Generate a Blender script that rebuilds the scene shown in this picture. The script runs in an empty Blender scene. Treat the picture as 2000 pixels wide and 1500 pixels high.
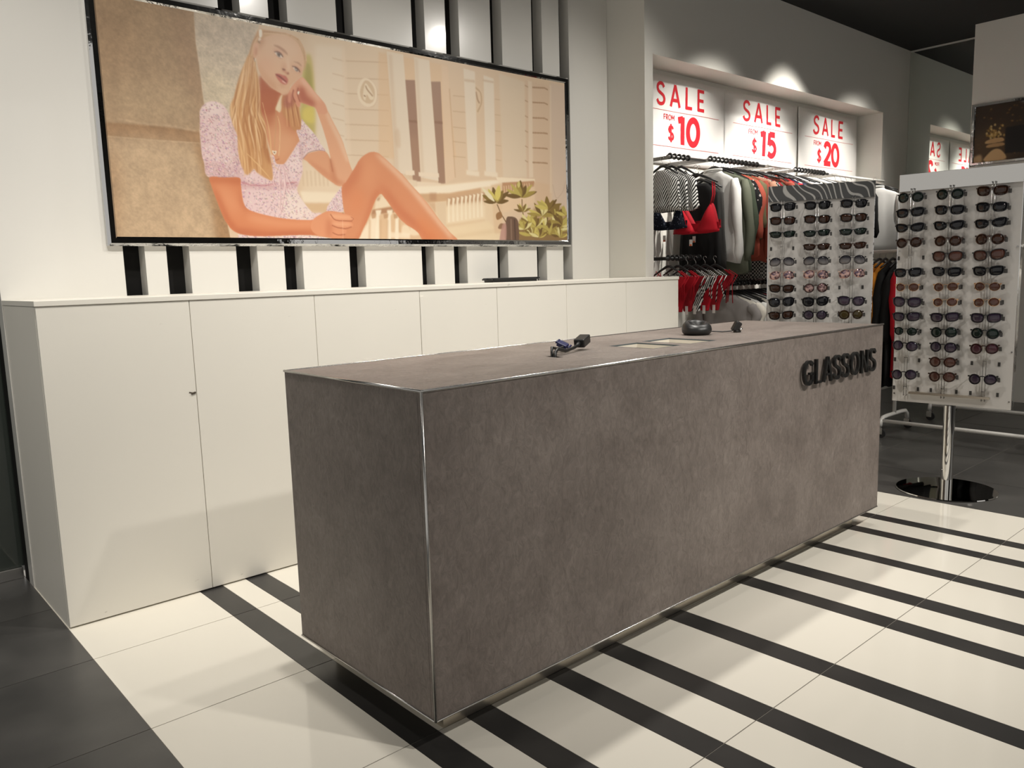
import bpy, bmesh, math, random
import numpy as np
from mathutils import Vector, Matrix

# ------------------------------------------------------------------ camera, world, lights, exposure
scene = bpy.context.scene
C = scene.collection
PI = math.pi
CAM = Vector((-1.1671, -1.6609, 1.2839))
YAW, PITCH, ROLL, FPX = .8435, -.1368, -.029, 1560.5

def setup_camera():
    f = Vector((math.cos(YAW)*math.cos(PITCH), math.sin(YAW)*math.cos(PITCH), math.sin(PITCH)))
    r = Vector((math.sin(YAW), -math.cos(YAW), 0)); u = r.cross(f)
    r2 = r*math.cos(ROLL)+u*math.sin(ROLL); u2 = u*math.cos(ROLL)-r*math.sin(ROLL)
    m = Matrix((( r2.x, u2.x, -f.x, CAM.x), (r2.y, u2.y, -f.y, CAM.y), (r2.z, u2.z, -f.z, CAM.z), (0, 0, 0, 1)))
    cd = bpy.data.cameras.new('camera'); cd.sensor_width = 36; cd.lens = FPX/2000*36; cd.clip_start = .05
    o = bpy.data.objects.new('camera', cd); o.matrix_world = m; C.objects.link(o); scene.camera = o
setup_camera()

scene.view_settings.view_transform = 'Standard'
scene.view_settings.look = 'None'
scene.view_settings.gamma = 1.0
scene.view_settings.use_curve_mapping = False
scene.view_settings.exposure = 0.36

world = bpy.data.worlds.new('world'); scene.world = world; world.use_nodes = True
bg = world.node_tree.nodes['Background']; bg.inputs[0].default_value = (1.0, .965, .91, 1); bg.inputs[1].default_value = .50

CEIL = 3.38
WARM = (1.0, .955, .885)
def spot(x, y, tx, ty, tz, watts, deg, blend=.45, radius=.05, z=CEIL-.06):
    l = bpy.data.lights.new('spotlight', 'SPOT'); l.energy = watts; l.color = WARM
    l.spot_size = math.radians(deg); l.spot_blend = blend; l.shadow_soft_size = radius
    o = bpy.data.objects.new('spotlight', l); o.location = (x, y, z)
    o.rotation_euler = (Vector((tx, ty, tz))-Vector((x, y, z))).to_track_quat('-Z', 'Y').to_euler()
    C.objects.link(o)
# row of ceiling spots over the counter, aimed at the panelled wall
for x, tx, w in ((-.55, -.45, 112), (1.45, 1.2, 98), (3.2, 2.35, 88)): spot(x, .35, tx, 2.2, .58, w, 98, 1)
# downlights over the counter and the floor in front of it
for x, y, w in ((.2, .72, 92), (1.9, .72, 105), (3.2, -.2, 45), (-1.5, .2, 14), (5.2, -.6, 70)):
    spot(x, y, x, y, 0, w, 110, 1)
for x in (1.2, 2.6, 4.0): spot(x, -2.3, x, -.1, .45, 225, 58, 1)
spot(-2.3, 1.5, -.6, 2.0, .7, 70, 40, 1)  # added spot that brightens the exposed left side of the cabinets
# wall washers in front of the sale alcove
for x, w, d in ((4.15, 13, 64), (5.05, 140, 66), (6.45, 14, 64)): spot(x, 1.22, x, 2.0, 1.6, w, d, .9)
for x in (4.0, 5.1, 6.25): spot(x, .2, x, 2.0, 2.02, 290, 40, 1)

# ------------------------------------------------------------------ helpers
def set_tags(o, label=None, cat=None, group=None, kind=None):
    if label: o['label'] = label
    if cat: o['category'] = cat
    if group: o['group'] = group
    if kind: o['kind'] = kind
    return o
def thing(name, label, cat, loc=(0, 0, 0), rz=0, group=None):
    o = bpy.data.objects.new(name, None); o.empty_display_size = .05; C.objects.link(o)
    o.location = loc; o.rotation_euler = (0, 0, rz)
    return set_tags(o, label, cat, group)

class MB:
    def __init__(s): s.v = []; s.f = []
    def add(s, vs, fs):
        b = len(s.v); s.v += [tuple(v) for v in vs]; s.f += [tuple(b+i for i in f) for f in fs]; return s
    def box(s, x0, x1, y0, y1, z0, z1):
        return s.add([(x0, y0, z0), (x1, y0, z0), (x1, y1, z0), (x0, y1, z0), (x0, y0, z1), (x1, y0, z1), (x1, y1, z1), (x0, y1, z1)],
                     [(0, 3, 2, 1), (4, 5, 6, 7), (0, 1, 5, 4), (1, 2, 6, 5), (2, 3, 7, 6), (3, 0, 4, 7)])
    def loft(s, rings, cap=True):
        n = len(rings[0]); b = len(s.v)
        for r in rings: s.v += [tuple(p) for p in r]
        for i in range(len(rings)-1):
            for j in range(n):
                k = (j+1) % n
                s.f.append((b+i*n+j, b+i*n+k, b+(i+1)*n+k, b+(i+1)*n+j))
        if cap:
            s.f.append(tuple(b+j for j in range(n))[::-1]); e = b+(len(rings)-1)*n
            s.f.append(tuple(e+j for j in range(n)))
        return s
    def tube(s, pts, r, n=8, cap=True):
        P = [Vector(p) for p in pts]; rings = []; up = None
        for i, p in enumerate(P):
            t = (P[min(i+1, len(P)-1)]-P[max(i-1, 0)]).normalized()
            if up is None:
                up = Vector((0, 0, 1)) if abs(t.z) < .9 else Vector((1, 0, 0))
            a = (up-t*up.dot(t)).normalized(); b = t.cross(a); up = a
            rr = r[i] if isinstance(r, (list, tuple)) else r
            rings.append([p+a*math.cos(q)*rr+b*math.sin(q)*rr for q in (2*PI*k/n for k in range(n))])
        return s.loft(rings, cap)
    def lathe(s, prof, n=32, c=(0, 0)):
        return s.loft([[(c[0]+r*math.cos(2*PI*k/n), c[1]+r*math.sin(2*PI*k/n), z) for k in range(n)] for r, z in prof])
    def prism(s, poly, y0, y1):            # poly in x,z extruded in y
        n = len(poly); return s.add([(x, y0, z) for x, z in poly]+[(x, y1, z) for x, z in poly],
            [tuple(range(n)), tuple(range(2*n-1, n-1, -1))]+[(i, i+n, (i+1) % n+n, (i+1) % n) for i in range(n)])
    def mesh(s, name, mat, smooth=False):
        m = bpy.data.meshes.new(name); m.from_pydata(s.v, [], s.f)
        bm = bmesh.new(); bm.from_mesh(m); bmesh.ops.recalc_face_normals(bm, faces=bm.faces); bm.to_mesh(m); bm.free()
        if mat: m.materials.append(mat)
        if smooth:
            for p in m.polygons: p.use_smooth = True
        m.update(); return m
    def build(s, name, mat, parent=None, smooth=False, bevel=0):
        return link(name, s.mesh(name, mat, smooth), parent, bevel=bevel)
def link(name, mesh, parent=None, loc=None, bevel=0, rot=None):
    o = bpy.data.objects.new(name, mesh); C.objects.link(o)
    if parent: o.parent = parent
    if loc: o.location = loc
    if rot: o.rotation_euler = rot
    if bevel:
        m = o.modifiers.new('bevel', 'BEVEL'); m.width = bevel; m.segments = 2; m.limit_method = 'ANGLE'
    return o
def smooth_angle(o, ang=40):
    for p in o.data.polygons: p.use_smooth = True
    m = o.modifiers.new('edges', 'EDGE_SPLIT'); m.split_angle = math.radians(ang); return o

# ------------------------------------------------------------------ materials
def lin(c): return tuple((v/255/12.92 if v/255 <= .04045 else ((v/255+.055)/1.055)**2.4) for v in c)
MATS = {}
def mat(name, col=(.8, .8, .8), rough=.5, metal=0, spec=.5, coat=0, bump=None, var=None, trans=0, alpha=1):
    if name in MATS: return MATS[name]
    m = bpy.data.materials.new(name); m.use_nodes = True; nt = m.node_tree; b = nt.nodes['Principled BSDF']
    b.inputs['Base Color'].default_value = (*col, 1); b.inputs['Roughness'].default_value = rough
    b.inputs['Metallic'].default_value = metal; b.inputs['Specular IOR Level'].default_value = spec
    b.inputs['Coat Weight'].default_value = coat; b.inputs['Coat Roughness'].default_value = .06
    b.inputs['Transmission Weight'].default_value = trans; b.inputs['Alpha'].default_value = alpha
    tc = nt.nodes.new('ShaderNodeTexCoord')
    if var:   # (scale, second colour, detail, sharpness)
        n = nt.nodes.new('ShaderNodeTexNoise'); n.inputs['Scale'].default_value = var[0]; n.inputs['Detail'].default_value = var[2]
        r = nt.nodes.new('ShaderNodeValToRGB'); w = var[3]
        r.color_ramp.elements[0].position = .5-w; r.color_ramp.elements[1].position = .5+w
        r.color_ramp.elements[0].color = (*col, 1); r.color_ramp.elements[1].color = (*var[1], 1)
        nt.links.new(tc.outputs['Object'], n.inputs['Vector']); nt.links.new(n.outputs['Fac'], r.inputs['Fac']); nt.links.new(r.outputs['Color'], b.inputs['Base Color'])
    if bump:  # (scale, strength, distance)
        n = nt.nodes.new('ShaderNodeTexNoise'); n.inputs['Scale'].default_value = bump[0]; n.inputs['Detail'].default_value = 5
        bp = nt.nodes.new('ShaderNodeBump'); bp.inputs['Strength'].default_value = bump[1]; bp.inputs['Distance'].default_value = bump[2]
        nt.links.new(tc.outputs['Object'], n.inputs['Vector']); nt.links.new(n.outputs['Fac'], bp.inputs['Height']); nt.links.new(bp.outputs['Normal'], b.inputs['Normal'])
    MATS[name] = m; return m
def nodes_of(m): return m.node_tree, m.node_tree.nodes['Principled BSDF']

M_wall = mat('white wall paint', (.74, .72, .66), .55, bump=(180, .04, .002))
M_panel = mat('gloss white panel', (.77, .75, .70), .22, coat=.6, bump=(1.6, .12, .006))
M_black = mat('matt black board', (.007, .0065, .006), .7, spec=.2)
M_ceil = mat('black ceiling', (.010, .010, .009), .8)
M_cab = mat('cream laminate', (.80, .768, .69), .38, var=(2.2, (.825, .792, .71), 4, .25), bump=(3, .05, .004))
def scuffs(m, dark=(.30, .27, .22)):
    nt, b = nodes_of(m); src = b.inputs['Base Color'].links[0].from_socket
    tc = nt.nodes.new('ShaderNodeTexCoord'); mp = nt.nodes.new('ShaderNodeMapping'); mp.inputs['Scale'].default_value = (1.0, 1.0, 2.6); mp.inputs['Rotation'].default_value = (0, .35, 0)
    n = nt.nodes.new('ShaderNodeTexNoise'); n.inputs['Scale'].default_value = 11; n.inputs['Detail'].default_value = 4; r = nt.nodes.new('ShaderNodeValToRGB')
    r.color_ramp.elements[0].position = .735; r.color_ramp.elements[0].color = (0, 0, 0, 1); r.color_ramp.elements[1].position = .80; r.color_ramp.elements[1].color = (1, 1, 1, 1)
    mx = nt.nodes.new('ShaderNodeMix'); mx.data_type = 'RGBA'; mx.inputs['B'].default_value = (*dark, 1)
    nt.links.new(tc.outputs['Object'], mp.inputs['Vector']); nt.links.new(mp.outputs['Vector'], n.inputs['Vector']); nt.links.new(n.outputs['Fac'], r.inputs['Fac']); nt.links.new(r.outputs['Color'], mx.inputs['Factor']); nt.links.new(src, mx.inputs['A']); nt.links.new(mx.outputs['Result'], b.inputs['Base Color'])
scuffs(M_cab)
M_wtile = mat('cream polished tile', (.775, .735, .645), .10, coat=.25, var=(1.4, (.75, .71, .62), 3, .2), bump=(2.5, .03, .003))
M_btile = mat('charcoal tile', (.024, .023, .022), .28, var=(5, (.040, .038, .036), 6, .25), bump=(40, .10, .001))
M_dtile = mat('dark slate tile', (.040, .039, .037), .33, var=(3.2, (.078, .075, .070), 7, .22), bump=(30, .10, .001))
M_grout = mat('grey grout', (.16, .145, .125), .9)
M_chrome = mat('polished chrome', (.60, .60, .60), .05, 1, bump=(9, .30, .008))
M_mirrorsteel = mat('mirror steel', (.66, .65, .63), .03, 1)
M_alu = mat('aluminium trim', (.55, .54, .52), .26, 1)
M_steel = mat('brushed steel', (.66, .60, .51), .34, 1, bump=(60, .08, .001))
M_rackboard = mat('pale grey rack board', (.50, .48, .455), .35)
M_wire = mat('wire steel', (.35, .34, .33), .25, 1)
M_slot = mat('dark slot', (.03, .028, .026), .6)
M_mirror = mat('mirror', (.80, .84, .80), .01, 1)
M_plastic = mat('black plastic', (.012, .012, .012), .38)
M_blue = mat('blue plastic', (.012, .016, .075), .4)
M_letter = mat('black acrylic', (.008, .008, .008), .22)
M_whitepl = mat('white enamel tube', (.74, .72, .68), .3)
M_rubber = mat('rubber', (.02, .02, .02), .7)
M_glass = mat('dark shopfront glass', (.040, .047, .041), .05, spec=.6, var=(9, (.046, .054, .047), 3, .3))
M_inner = mat('pale melamine', (.68, .64, .56), .5)
M_holeedge = mat('cut laminate edge', (.08, .10, .11), .5)

def concrete():
    m = mat('grey concrete laminate', (.17, .15, .14), .46); nt, b = nodes_of(m)
    tc = nt.nodes.new('ShaderNodeTexCoord')
    def noise(sc, det, dist=0, rough=.6, stretch=None):
        n = nt.nodes.new('ShaderNodeTexNoise'); n.inputs['Scale'].default_value = sc; n.inputs['Detail'].default_value = det
        n.inputs['Distortion'].default_value = dist; n.inputs['Roughness'].default_value = rough
        mp = nt.nodes.new('ShaderNodeMapping'); mp.inputs['Scale'].default_value = stretch or (1, 1, 1)
        nt.links.new(tc.outputs['Object'], mp.inputs['Vector']); nt.links.new(mp.outputs['Vector'], n.inputs['Vector']); return n
    a = noise(3.4, 9, .8, .68); c = noise(34, 9, 1.6, .72, (1.2, 1.2, .7))
    r = nt.nodes.new('ShaderNodeValToRGB'); e = r.color_ramp.elements
    e[0].position = .28; e[0].color = (.146, .120, .106, 1); e[1].position = .74; e[1].color = (.250, .214, .192, 1)
    nt.links.new(a.outputs['Fac'], r.inputs['Fac'])
    r2 = nt.nodes.new('ShaderNodeValToRGB'); r2.color_ramp.elements[0].position = .3; r2.color_ramp.elements[0].color = (.70, .69, .68, 1); r2.color_ramp.elements[1].position = .7; r2.color_ramp.elements[1].color = (1.22, 1.21, 1.20, 1)
    nt.links.new(c.outputs['Fac'], r2.inputs['Fac'])
    mx = nt.nodes.new('ShaderNodeMix'); mx.data_type = 'RGBA'; mx.blend_type = 'MULTIPLY'; mx.inputs['Factor'].default_value = 1
    nt.links.new(r.outputs['Color'], mx.inputs['A']); nt.links.new(r2.outputs['Color'], mx.inputs['B']); nt.links.new(mx.outputs['Result'], b.inputs['Base Color'])
    bp = nt.nodes.new('ShaderNodeBump'); bp.inputs['Strength'].default_value = .8; bp.inputs['Distance'].default_value = .005
    nt.links.new(c.outputs['Fac'], bp.inputs['Height']); nt.links.new(bp.outputs['Normal'], b.inputs['Normal'])
    return m
M_conc = concrete()

# ------------------------------------------------------------------ the setting
X0F, X1F = -.5277, 3.3015                      # cream floor between the dark tiles
STRIPES = [(-.030, .067), (.168, .264), (.496, .589), (.748, .843), (1.122, 1.219), (1.597, 1.690), (1.854, 1.951), (2.205, 2.285), (2.553, 2.633), (2.798, 2.878)]
GY = .0842
floor = MB().box(-4, 7.45, -4.5, 2.6, -.06, -.0025).build('floor', mat('dark floor bed', (.05, .047, .043), .6)); floor['kind'] = 'structure'
grout = MB().box(-1.73, 7.45, GY-1.8, GY+2.42, -.02, -.0015).build('grout', M_grout, floor)
tile_meshes = {}
def tile(x0, x1, y0, y1, m, gx=.0008, gy=.0017):
    w, d = round(x1-x0, 4), round(y1-y0, 4); k = (w, d, m.name)
    if k not in tile_meshes:
        tile_meshes[k] = MB().box(gx, w-gx, gy, d-gy, -.010, 0).mesh('tile', m)
    link('tile', tile_meshes[k], floor, (x0, y0, 0))
rows = [(GY+.6*k, GY+.6*(k+1)) for k in range(-3, 4)]
edges = [X0F]+[e for s in STRIPES for e in s]+[X1F]
for y0, y1 in rows:
    for i in range(len(edges)-1): tile(edges[i], edges[i+1], y0, y1, M_btile if i % 2 else M_wtile)
    for k in range(2): tile(X0F-.6*(k+1), X0F-.6*k, y0, y1, M_dtile, .0015)
    if y0 < 1.8:
        for k in range(7):
            x = X1F+.6*k; tile(x, min(x+.6, 7.449), y0, min(y1, 2.1), M_dtile, .0015)

# panelled wall behind the cabinets: black backing with gloss white boards standing proud of it
WY, WB = 2.20, 2.285
wall = MB().box(X0F, 3.24, WB, WB+.08, 0, CEIL).build('wall_back', M_black); wall['kind'] = 'structure'
WST = [(-.040, .053), (.149, .254), (.482, .590), (.735, .836), (1.114, 1.211), (1.594, 1.683), (1.832, 1.932), (2.177, 2.268), (2.523, 2.613), (2.770, 2.860)]
we = [X0F]+[e for s in WST for e in s]+[3.24]
for i in range(0, len(we), 2):
    MB().box(we[i], we[i+1], WY, WB-.001, 0, CEIL-.005).build('panel', M_panel, wall)
# sale wall with its shallow alcove
AY, AB, AX0, AX1, AZ = 1.87, 2.12, 3.33, 6.87, 2.725
b = MB().box(3.242, AX0, AY, 2.36, 0, CEIL).box(AX1, 7.45, AY, 2.36, 0, CEIL).box(AX0, AX1, AY, 2.36, AZ, CEIL).box(AX0, AX1, AB, 2.36, 0, AZ)
b.build('wall_alcove', M_wall)['kind'] = 'structure'
MB().box(7.45, 7.55, -4.5, 2.36, 0, CEIL).build('wall_right', M_wall)['kind'] = 'structure'
MB().box(7.0, 7.449, -3.0, 1.13, 0, CEIL-.002).build('wall_pier', M_wall)['kind'] = 'structure'
MB().box(-4.1, 7.55, -4.6, 2.7, CEIL, CEIL+.1).build('ceiling', M_ceil)['kind'] = 'structure'
# unseen dark piers added behind the camera for the chrome frames to reflect
fp = MB().box(1.3, 4.2, -4.75, -4.6, 0, CEIL).build('added_pier', mat('dark added pier', (.035, .034, .032), .5)); fp['kind'] = 'structure'
for xa, xb in ((6.1, 6.9), (-3.2, -2.4)): MB().box(xa, xb, -4.75, -4.6, 0, CEIL).build('pier', MATS['dark added pier'], fp)  # further added piers for the reflections
# dark glazed panel left of the panelled wall, in a metal floor channel
win = MB().box(-4, X0F+.15, 2.395, 2.41, .05, CEIL).build('window_1', M_glass); win['kind'] = 'structure'
MB().box(-4, X0F-.004, 2.375, 2.43, 0, .05).build('channel', M_alu, win, bevel=.003)

# ------------------------------------------------------------------ counter
cnt = thing('sales_counter', 'long grey concrete-look sales counter with black raised letters on its front', 'counter', (0, 0, 0), .0057)
L, D, H, ZB, T = 2.7268, .7537, .9939, .09, .018
MB().box(0, L, 0, T, ZB, H-T).build('front_panel', M_conc, cnt)
MB().box(0, T, T+.001, D, ZB, H-T).build('end_panel', M_conc, cnt)
MB().box(L-T, L, T+.001, D, ZB, H-T).build('end_panel', M_conc, cnt)
MB().box(T+.001, L-T-.001, D-T, D, ZB, H-T).build('back_panel', M_conc, cnt)
MB().box(T, L-T, T, D-T, ZB, ZB+.012).build('bottom_panel', M_black, cnt)
holes = [(1.19, 1.36, .185, .40), (1.42, 1.60, .185, .42), (.775, .80, .27, .335)]
def slab_with_holes(x0, x1, y0, y1, z0, z1, hs):
    xs = sorted({x0, x1}|{h[0] for h in hs}|{h[1] for h in hs}); ys = sorted({y0, y1}|{h[2] for h in hs}|{h[3] for h in hs})
    inside = lambda a, c: any(h[0] <= a < h[1] and h[2] <= c < h[3] for h in hs)
    bm = bmesh.new(); V = {}
    def v(i, j, z):
        if (i, j, z) not in V: V[i, j, z] = bm.verts.new((xs[i], ys[j], z))
        return V[i, j, z]
    full = lambda i, j: 0 <= i < len(xs)-1 and 0 <= j < len(ys)-1 and not inside(xs[i], ys[j])
    for i in range(len(xs)-1):
        for j in range(len(ys)-1):
            if not full(i, j): continue
            bm.faces.new((v(i, j, z1), v(i+1, j, z1), v(i+1, j+1, z1), v(i, j+1, z1))); bm.faces.new((v(i, j, z0), v(i, j+1, z0), v(i+1, j+1, z0), v(i+1, j, z0)))
            for di, dj, a, c in ((-1, 0, (i, j), (i, j+1)), (1, 0, (i+1, j), (i+1, j+1)), (0, -1, (i, j), (i+1, j)), (0, 1, (i, j+1), (i+1, j+1))):
                if not full(i+di, j+dj): bm.faces.new((v(*a, z0), v(*c, z0), v(*c, z1), v(*a, z1)))
    bmesh.ops.recalc_face_normals(bm, faces=bm.faces); m = bpy.data.meshes.new('top_panel'); bm.to_mesh(m); bm.free(); return m
tm = slab_with_holes(0, L, 0, D, H-T, H, holes); tm.materials.append(M_conc); link('top_panel', tm, cnt)
for h in holes[:2]:
    x0, x1, y0, y1 = h
    MB().box(x0-.01, x0, y0-.01, y1+.01, H-.07, H-T).box(x1, x1+.01, y0-.01, y1+.01, H-.07, H-T).box(x0, x1, y0-.01, y0, H-.07, H-T).box(x0, x1, y1, y1+.01, H-.07, H-T).box(x0, x1, y0, y1, H-.08, H-.07).build('cable_tray', M_inner, cnt)
    e = .003
    for nm, mm, za, zb, g in (('cutout_liner', M_inner, H-T, H-.0045, 0), ('cutout_edge', M_holeedge, H-.0045, H+.0006, .0008)):
        a, b_, c_, d_ = x0-g, x1+g, y0-g, y1+g
        vs = [(a, c_), (b_, c_), (b_, d_), (a, d_)]; ins = [(a+e, c_+e), (b_-e, c_+e), (b_-e, d_-e), (a+e, d_-e)]
        MB().add([(*v, za) for v in vs]+[(*v, zb) for v in vs]+[(*v, za) for v in ins]+[(*v, zb) for v in ins], [f for i in range(4) for f in ((i, (i+1) % 4, (i+1) % 4+4, i+4), (i+8, i+12, (i+1) % 4+12, (i+1) % 4+8), (i+4, (i+1) % 4+4, (i+1) % 4+12, i+12), (i, i+8, (i+1) % 4+8, (i+1) % 4))]).build(nm, mm, cnt)
def trim(p, q, r=.0042): MB().tube([p, q], r, 8).build('edge_trim', M_alu, cnt, smooth=True)
e = .001
trim((-e, -e, H), (L, -e, H)); trim((-e, -e, H), (-e, D, H)); trim((-e, -e, ZB), (-e, -e, H), .0046); trim((-e, -e, ZB), (-e, D, ZB), .003); trim((-e, -e, ZB), (L, -e, ZB), .0028); trim((0, D, H), (L, D, H), .003)
MB().box(.085, L-.09, .083, .69, 0, ZB).build('plinth', M_steel, cnt)

# --- lettering made of strokes
def arc(cx, cz, rx, rz, a0, a1, n=18): return [(cx+rx*math.cos(math.radians(a0+(a1-a0)*i/n)), cz+rz*math.sin(math.radians(a0+(a1-a0)*i/n))) for i in range(n+1)]
def spl(pts, n=8):
    P = [Vector((x, 0, z)) for x, z in pts]; Q = [P[0]*2-P[1]]+P+[P[-1]*2-P[-2]]; out = []
    for i in range(1, len(Q)-2):
        a, b, c, d = Q[i-1:i+3]
        for k in range(n):
            t = k/n; v = .5*((2*b)+(c-a)*t+(2*a-5*b+4*c-d)*t*t+(3*b-a-3*c+d)*t**3); out.append((v.x, v.z))
    return out+[pts[-1]]
S_PTS = [(.62, .80), (.52, .93), (.34, .965), (.16, .90), (.09, .75), (.17, .60), (.36, .515), (.56, .42), (.64, .26), (.55, .10), (.34, .035), (.14, .08), (.03, .22)]
def glyph(ch):   # strokes in a box of height 1, list of polylines, and the advance
    return {
     'S': ([spl(S_PTS)], .70), 'A': ([[(.03, 0), (.40, 1)], [(.40, 1), (.77, 0)], [(.16, .30), (.64, .30)]], .80),
     'L': ([[(.08, 1), (.08, 0)], [(.02, .055), (.55, .055)]], .58), 'E': ([[(.08, 1), (.08, 0)], [(.04, .945), (.60, .945)], [(.04, .5), (.54, .5)], [(.04, .055), (.60, .055)]], .66),
     'F': ([[(.08, 1), (.08, 0)], [(.04, .945), (.58, .945)], [(.04, .5), (.52, .5)]], .62),
     'R': ([[(.08, 1), (.08, 0)], [(.04, .945), (.36, .945)]+arc(.36, .70, .23, .245, 90, -90)+[(.04, .455)], [(.34, .46), (.62, 0)]], .68),
     'O': ([arc(.46, .5, .40, .455, 0, 360, 36)], .92), 'M': ([[(.08, 0), (.08, 1)], [(.08, .97), (.46, .32)], [(.46, .32), (.84, .97)], [(.84, 1), (.84, 0)]], .92),
     'N': ([[(.09, 0), (.09, 1)], [(.09, .96), (.68, .04)], [(.68, 0), (.68, 1)]], .77),
     'G': ([arc(.47, .5, .41, .455, 42, 318, 30), [(.78, .16), (.78, .46)], [(.52, .46), (.84, .46)]], .90),
     '$': ([spl(S_PTS), [(.335, 1.16), (.335, -.16)]], .70), '1': ([[(.30, 0), (.30, 1)], [(.32, .93), (.02, .86)]], .50),
     '0': ([arc(.40, .5, .33, .44, 0, 360, 36)], .80), '5': ([[(.62, .92), (.16, .92)], [(.16, .97), (.12, .47)], spl([(.12, .50), (.30, .60), (.52, .54), (.64, .34), (.54, .13), (.32, .05), (.06, .14)])], .72),
     '2': ([spl([(.06, .76), (.16, .92), (.36, .96), (.56, .88), (.61, .70), (.50, .50), (.28, .27), (.06, .06)]), [(.02, .07), (.66, .07)]], .70)}[ch]
def stroke_poly(pts, w):
    P = [Vector((p[0], 0, p[1])) for p in pts]; Lf, Rt = [], []
    closed = (P[0]-P[-1]).length < 1e-4
    for i, p in enumerate(P):
        a = P[i-1] if i else (P[-2] if closed else P[0]); c = P[i+1] if i < len(P)-1 else (P[1] if closed else P[-1])
        t = (c-a).normalized(); nn = Vector((-t.z, 0, t.x)); ww = w(t) if callable(w) else w
        Lf.append(p+nn*ww/2); Rt.append(p-nn*ww/2)
    return Lf, Rt
def write(mb, text, x, z, h, w, track=0., wid=1., depth=0, y=0, disp=None):
    for ch in text:
        st, adv = glyph(ch)
        for pl in st:
            pts = []
            for (a, b2), (c, d) in zip(pl, pl[1:]):       # fine steps, so the print can follow the cloth
                k = max(1, int(math.hypot(c-a, d-b2)/.12)); pts += [(a+(c-a)*i/k, b2+(d-b2)*i/k) for i in range(k)]
            pts.append(pl[-1])
            Lf, Rt = stroke_poly([(px*wid, pz) for px, pz in pts], w)
            n = len(Lf); base = len(mb.v)
            def put(v, yy):
                X, Z = x+v.x*h, z+v.z*h; mb.v.append((X, yy+(disp(X, Z) if disp else 0), Z))
            for v in Lf+Rt: put(v, y)
            for i in range(n-1): mb.f.append((base+i, base+i+1, base+n+i+1, base+n+i))
            if depth:
                b2 = len(mb.v)
                for v in Lf+Rt: put(v, y+depth)
                for i in range(n-1):
                    mb.f.append((b2+i, b2+n+i, b2+n+i+1, b2+i+1)); mb.f.append((base+i, b2+i, b2+i+1, base+i+1)); mb.f.append((base+n+i, base+n+i+1, b2+n+i+1, b2+n+i))
                mb.f.append((base, base+n, b2+n, b2)); mb.f.append((base+n-1, b2+n-1, b2+2*n-1, base+2*n-1))
        x += (adv*wid+track)*h
    return x
hum = lambda t: .095+.05*abs(t.z)          # humanist stress: upright strokes are heavier
lx = 1.932
for ch in 'GLASSONS':
    mb = MB(); nx = write(mb, ch, lx, .783, .106, hum, 0, .88, .012, -.022)
    o = mb.build('letter', M_letter, cnt); lx = nx+.0165

# ------------------------------------------------------------------ row of cream cabinets and their worktop
CY, CZ = 1.6164, 1.2365
seams = [-.5241, .022, .577, 1.153, 1.66, 2.195, 2.731, 3.2697]
CAB_L = ['cream cabinet with exposed grey side, at the left end of the row', 'second cream cabinet from the left, scuffed near the floor', 'third cream cabinet from the left end of the row',
  'cream cabinet with a filler strip, fourth from the left', 'cream cabinet below the black tray, fifth from the left', 'second cream cabinet from the right end of the row', 'cream cabinet at the right end, in front of the red swimwear']
for i in range(7):
    a, c2 = seams[i], seams[i+1]
    t = thing('cabinet', CAB_L[i], 'cabinet', (a, CY, 0), 0, 'cream cabinets along the panelled wall')
    w = c2-a
    MB().box(.0005, w-.0005, .02, (WY if i < 6 else AY)-CY-.002, .0, CZ-.021).build('body', M_cab, t)
    d = MB().box(.0012, w-.0012, 0, .0195, .006, CZ-.021).build('door', M_cab, t, bevel=.0012)
    if i == 0:
        bm_ = MB(); bm_.tube([(w-.022, -.0006, .838), (w-.004, -.0006, .842)], .004, 6); bm_.tube([(w-.030, -.0005, .845), (w-.012, -.0006, .840)], .002, 5)
        bm_.build('chip', mat('chipped brown edge', (.06, .045, .03), .8), d)
    if i == 3: MB().box(0, .022, -.0035, 0, .006, CZ-.05).build('filler_strip', M_cab, t)
wt = thing('worktop', 'thin cream worktop running along the top of the cabinets', 'worktop', (0, 0, 0))
wp = [(seams[0]-.003, CY-.004), (seams[-1]+.003, CY-.004), (seams[-1]+.003, AY-.001), (3.239, AY-.001), (3.239, WY-.001), (seams[0]-.003, WY-.001)]
MB().add([(x, y, CZ-.020) for x, y in wp]+[(x, y, CZ) for x, y in wp], [(5, 4, 3, 2, 1, 0), (6, 7, 8, 9, 10, 11)]+[(i, (i+1) % 6, (i+1) % 6+6, i+6) for i in range(6)]).build('board', M_cab, wt, bevel=.0015)
# ------------------------------------------------------------------ tray on the worktop
t = thing('tray', 'flat black plastic tray lying on the cream worktop', 'tray', (2.16, 2.06, CZ), -.18)
MB().box(-.16, .16, -.055, .055, 0, .016).build('base', M_plastic, t, bevel=.004)
MB().box(-.165, .165, -.06, -.05, .012, .026).box(-.165, .165, .05, .06, .012, .026).box(-.172, -.15, -.06, .06, .012, .022).box(.15, .176, -.06, .06, .016, .026).build('rim', M_plastic, t, bevel=.002)
MB().box(-.19, -.165, -.02, .02, .018, .022).build('tab', M_plastic, t)

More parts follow.
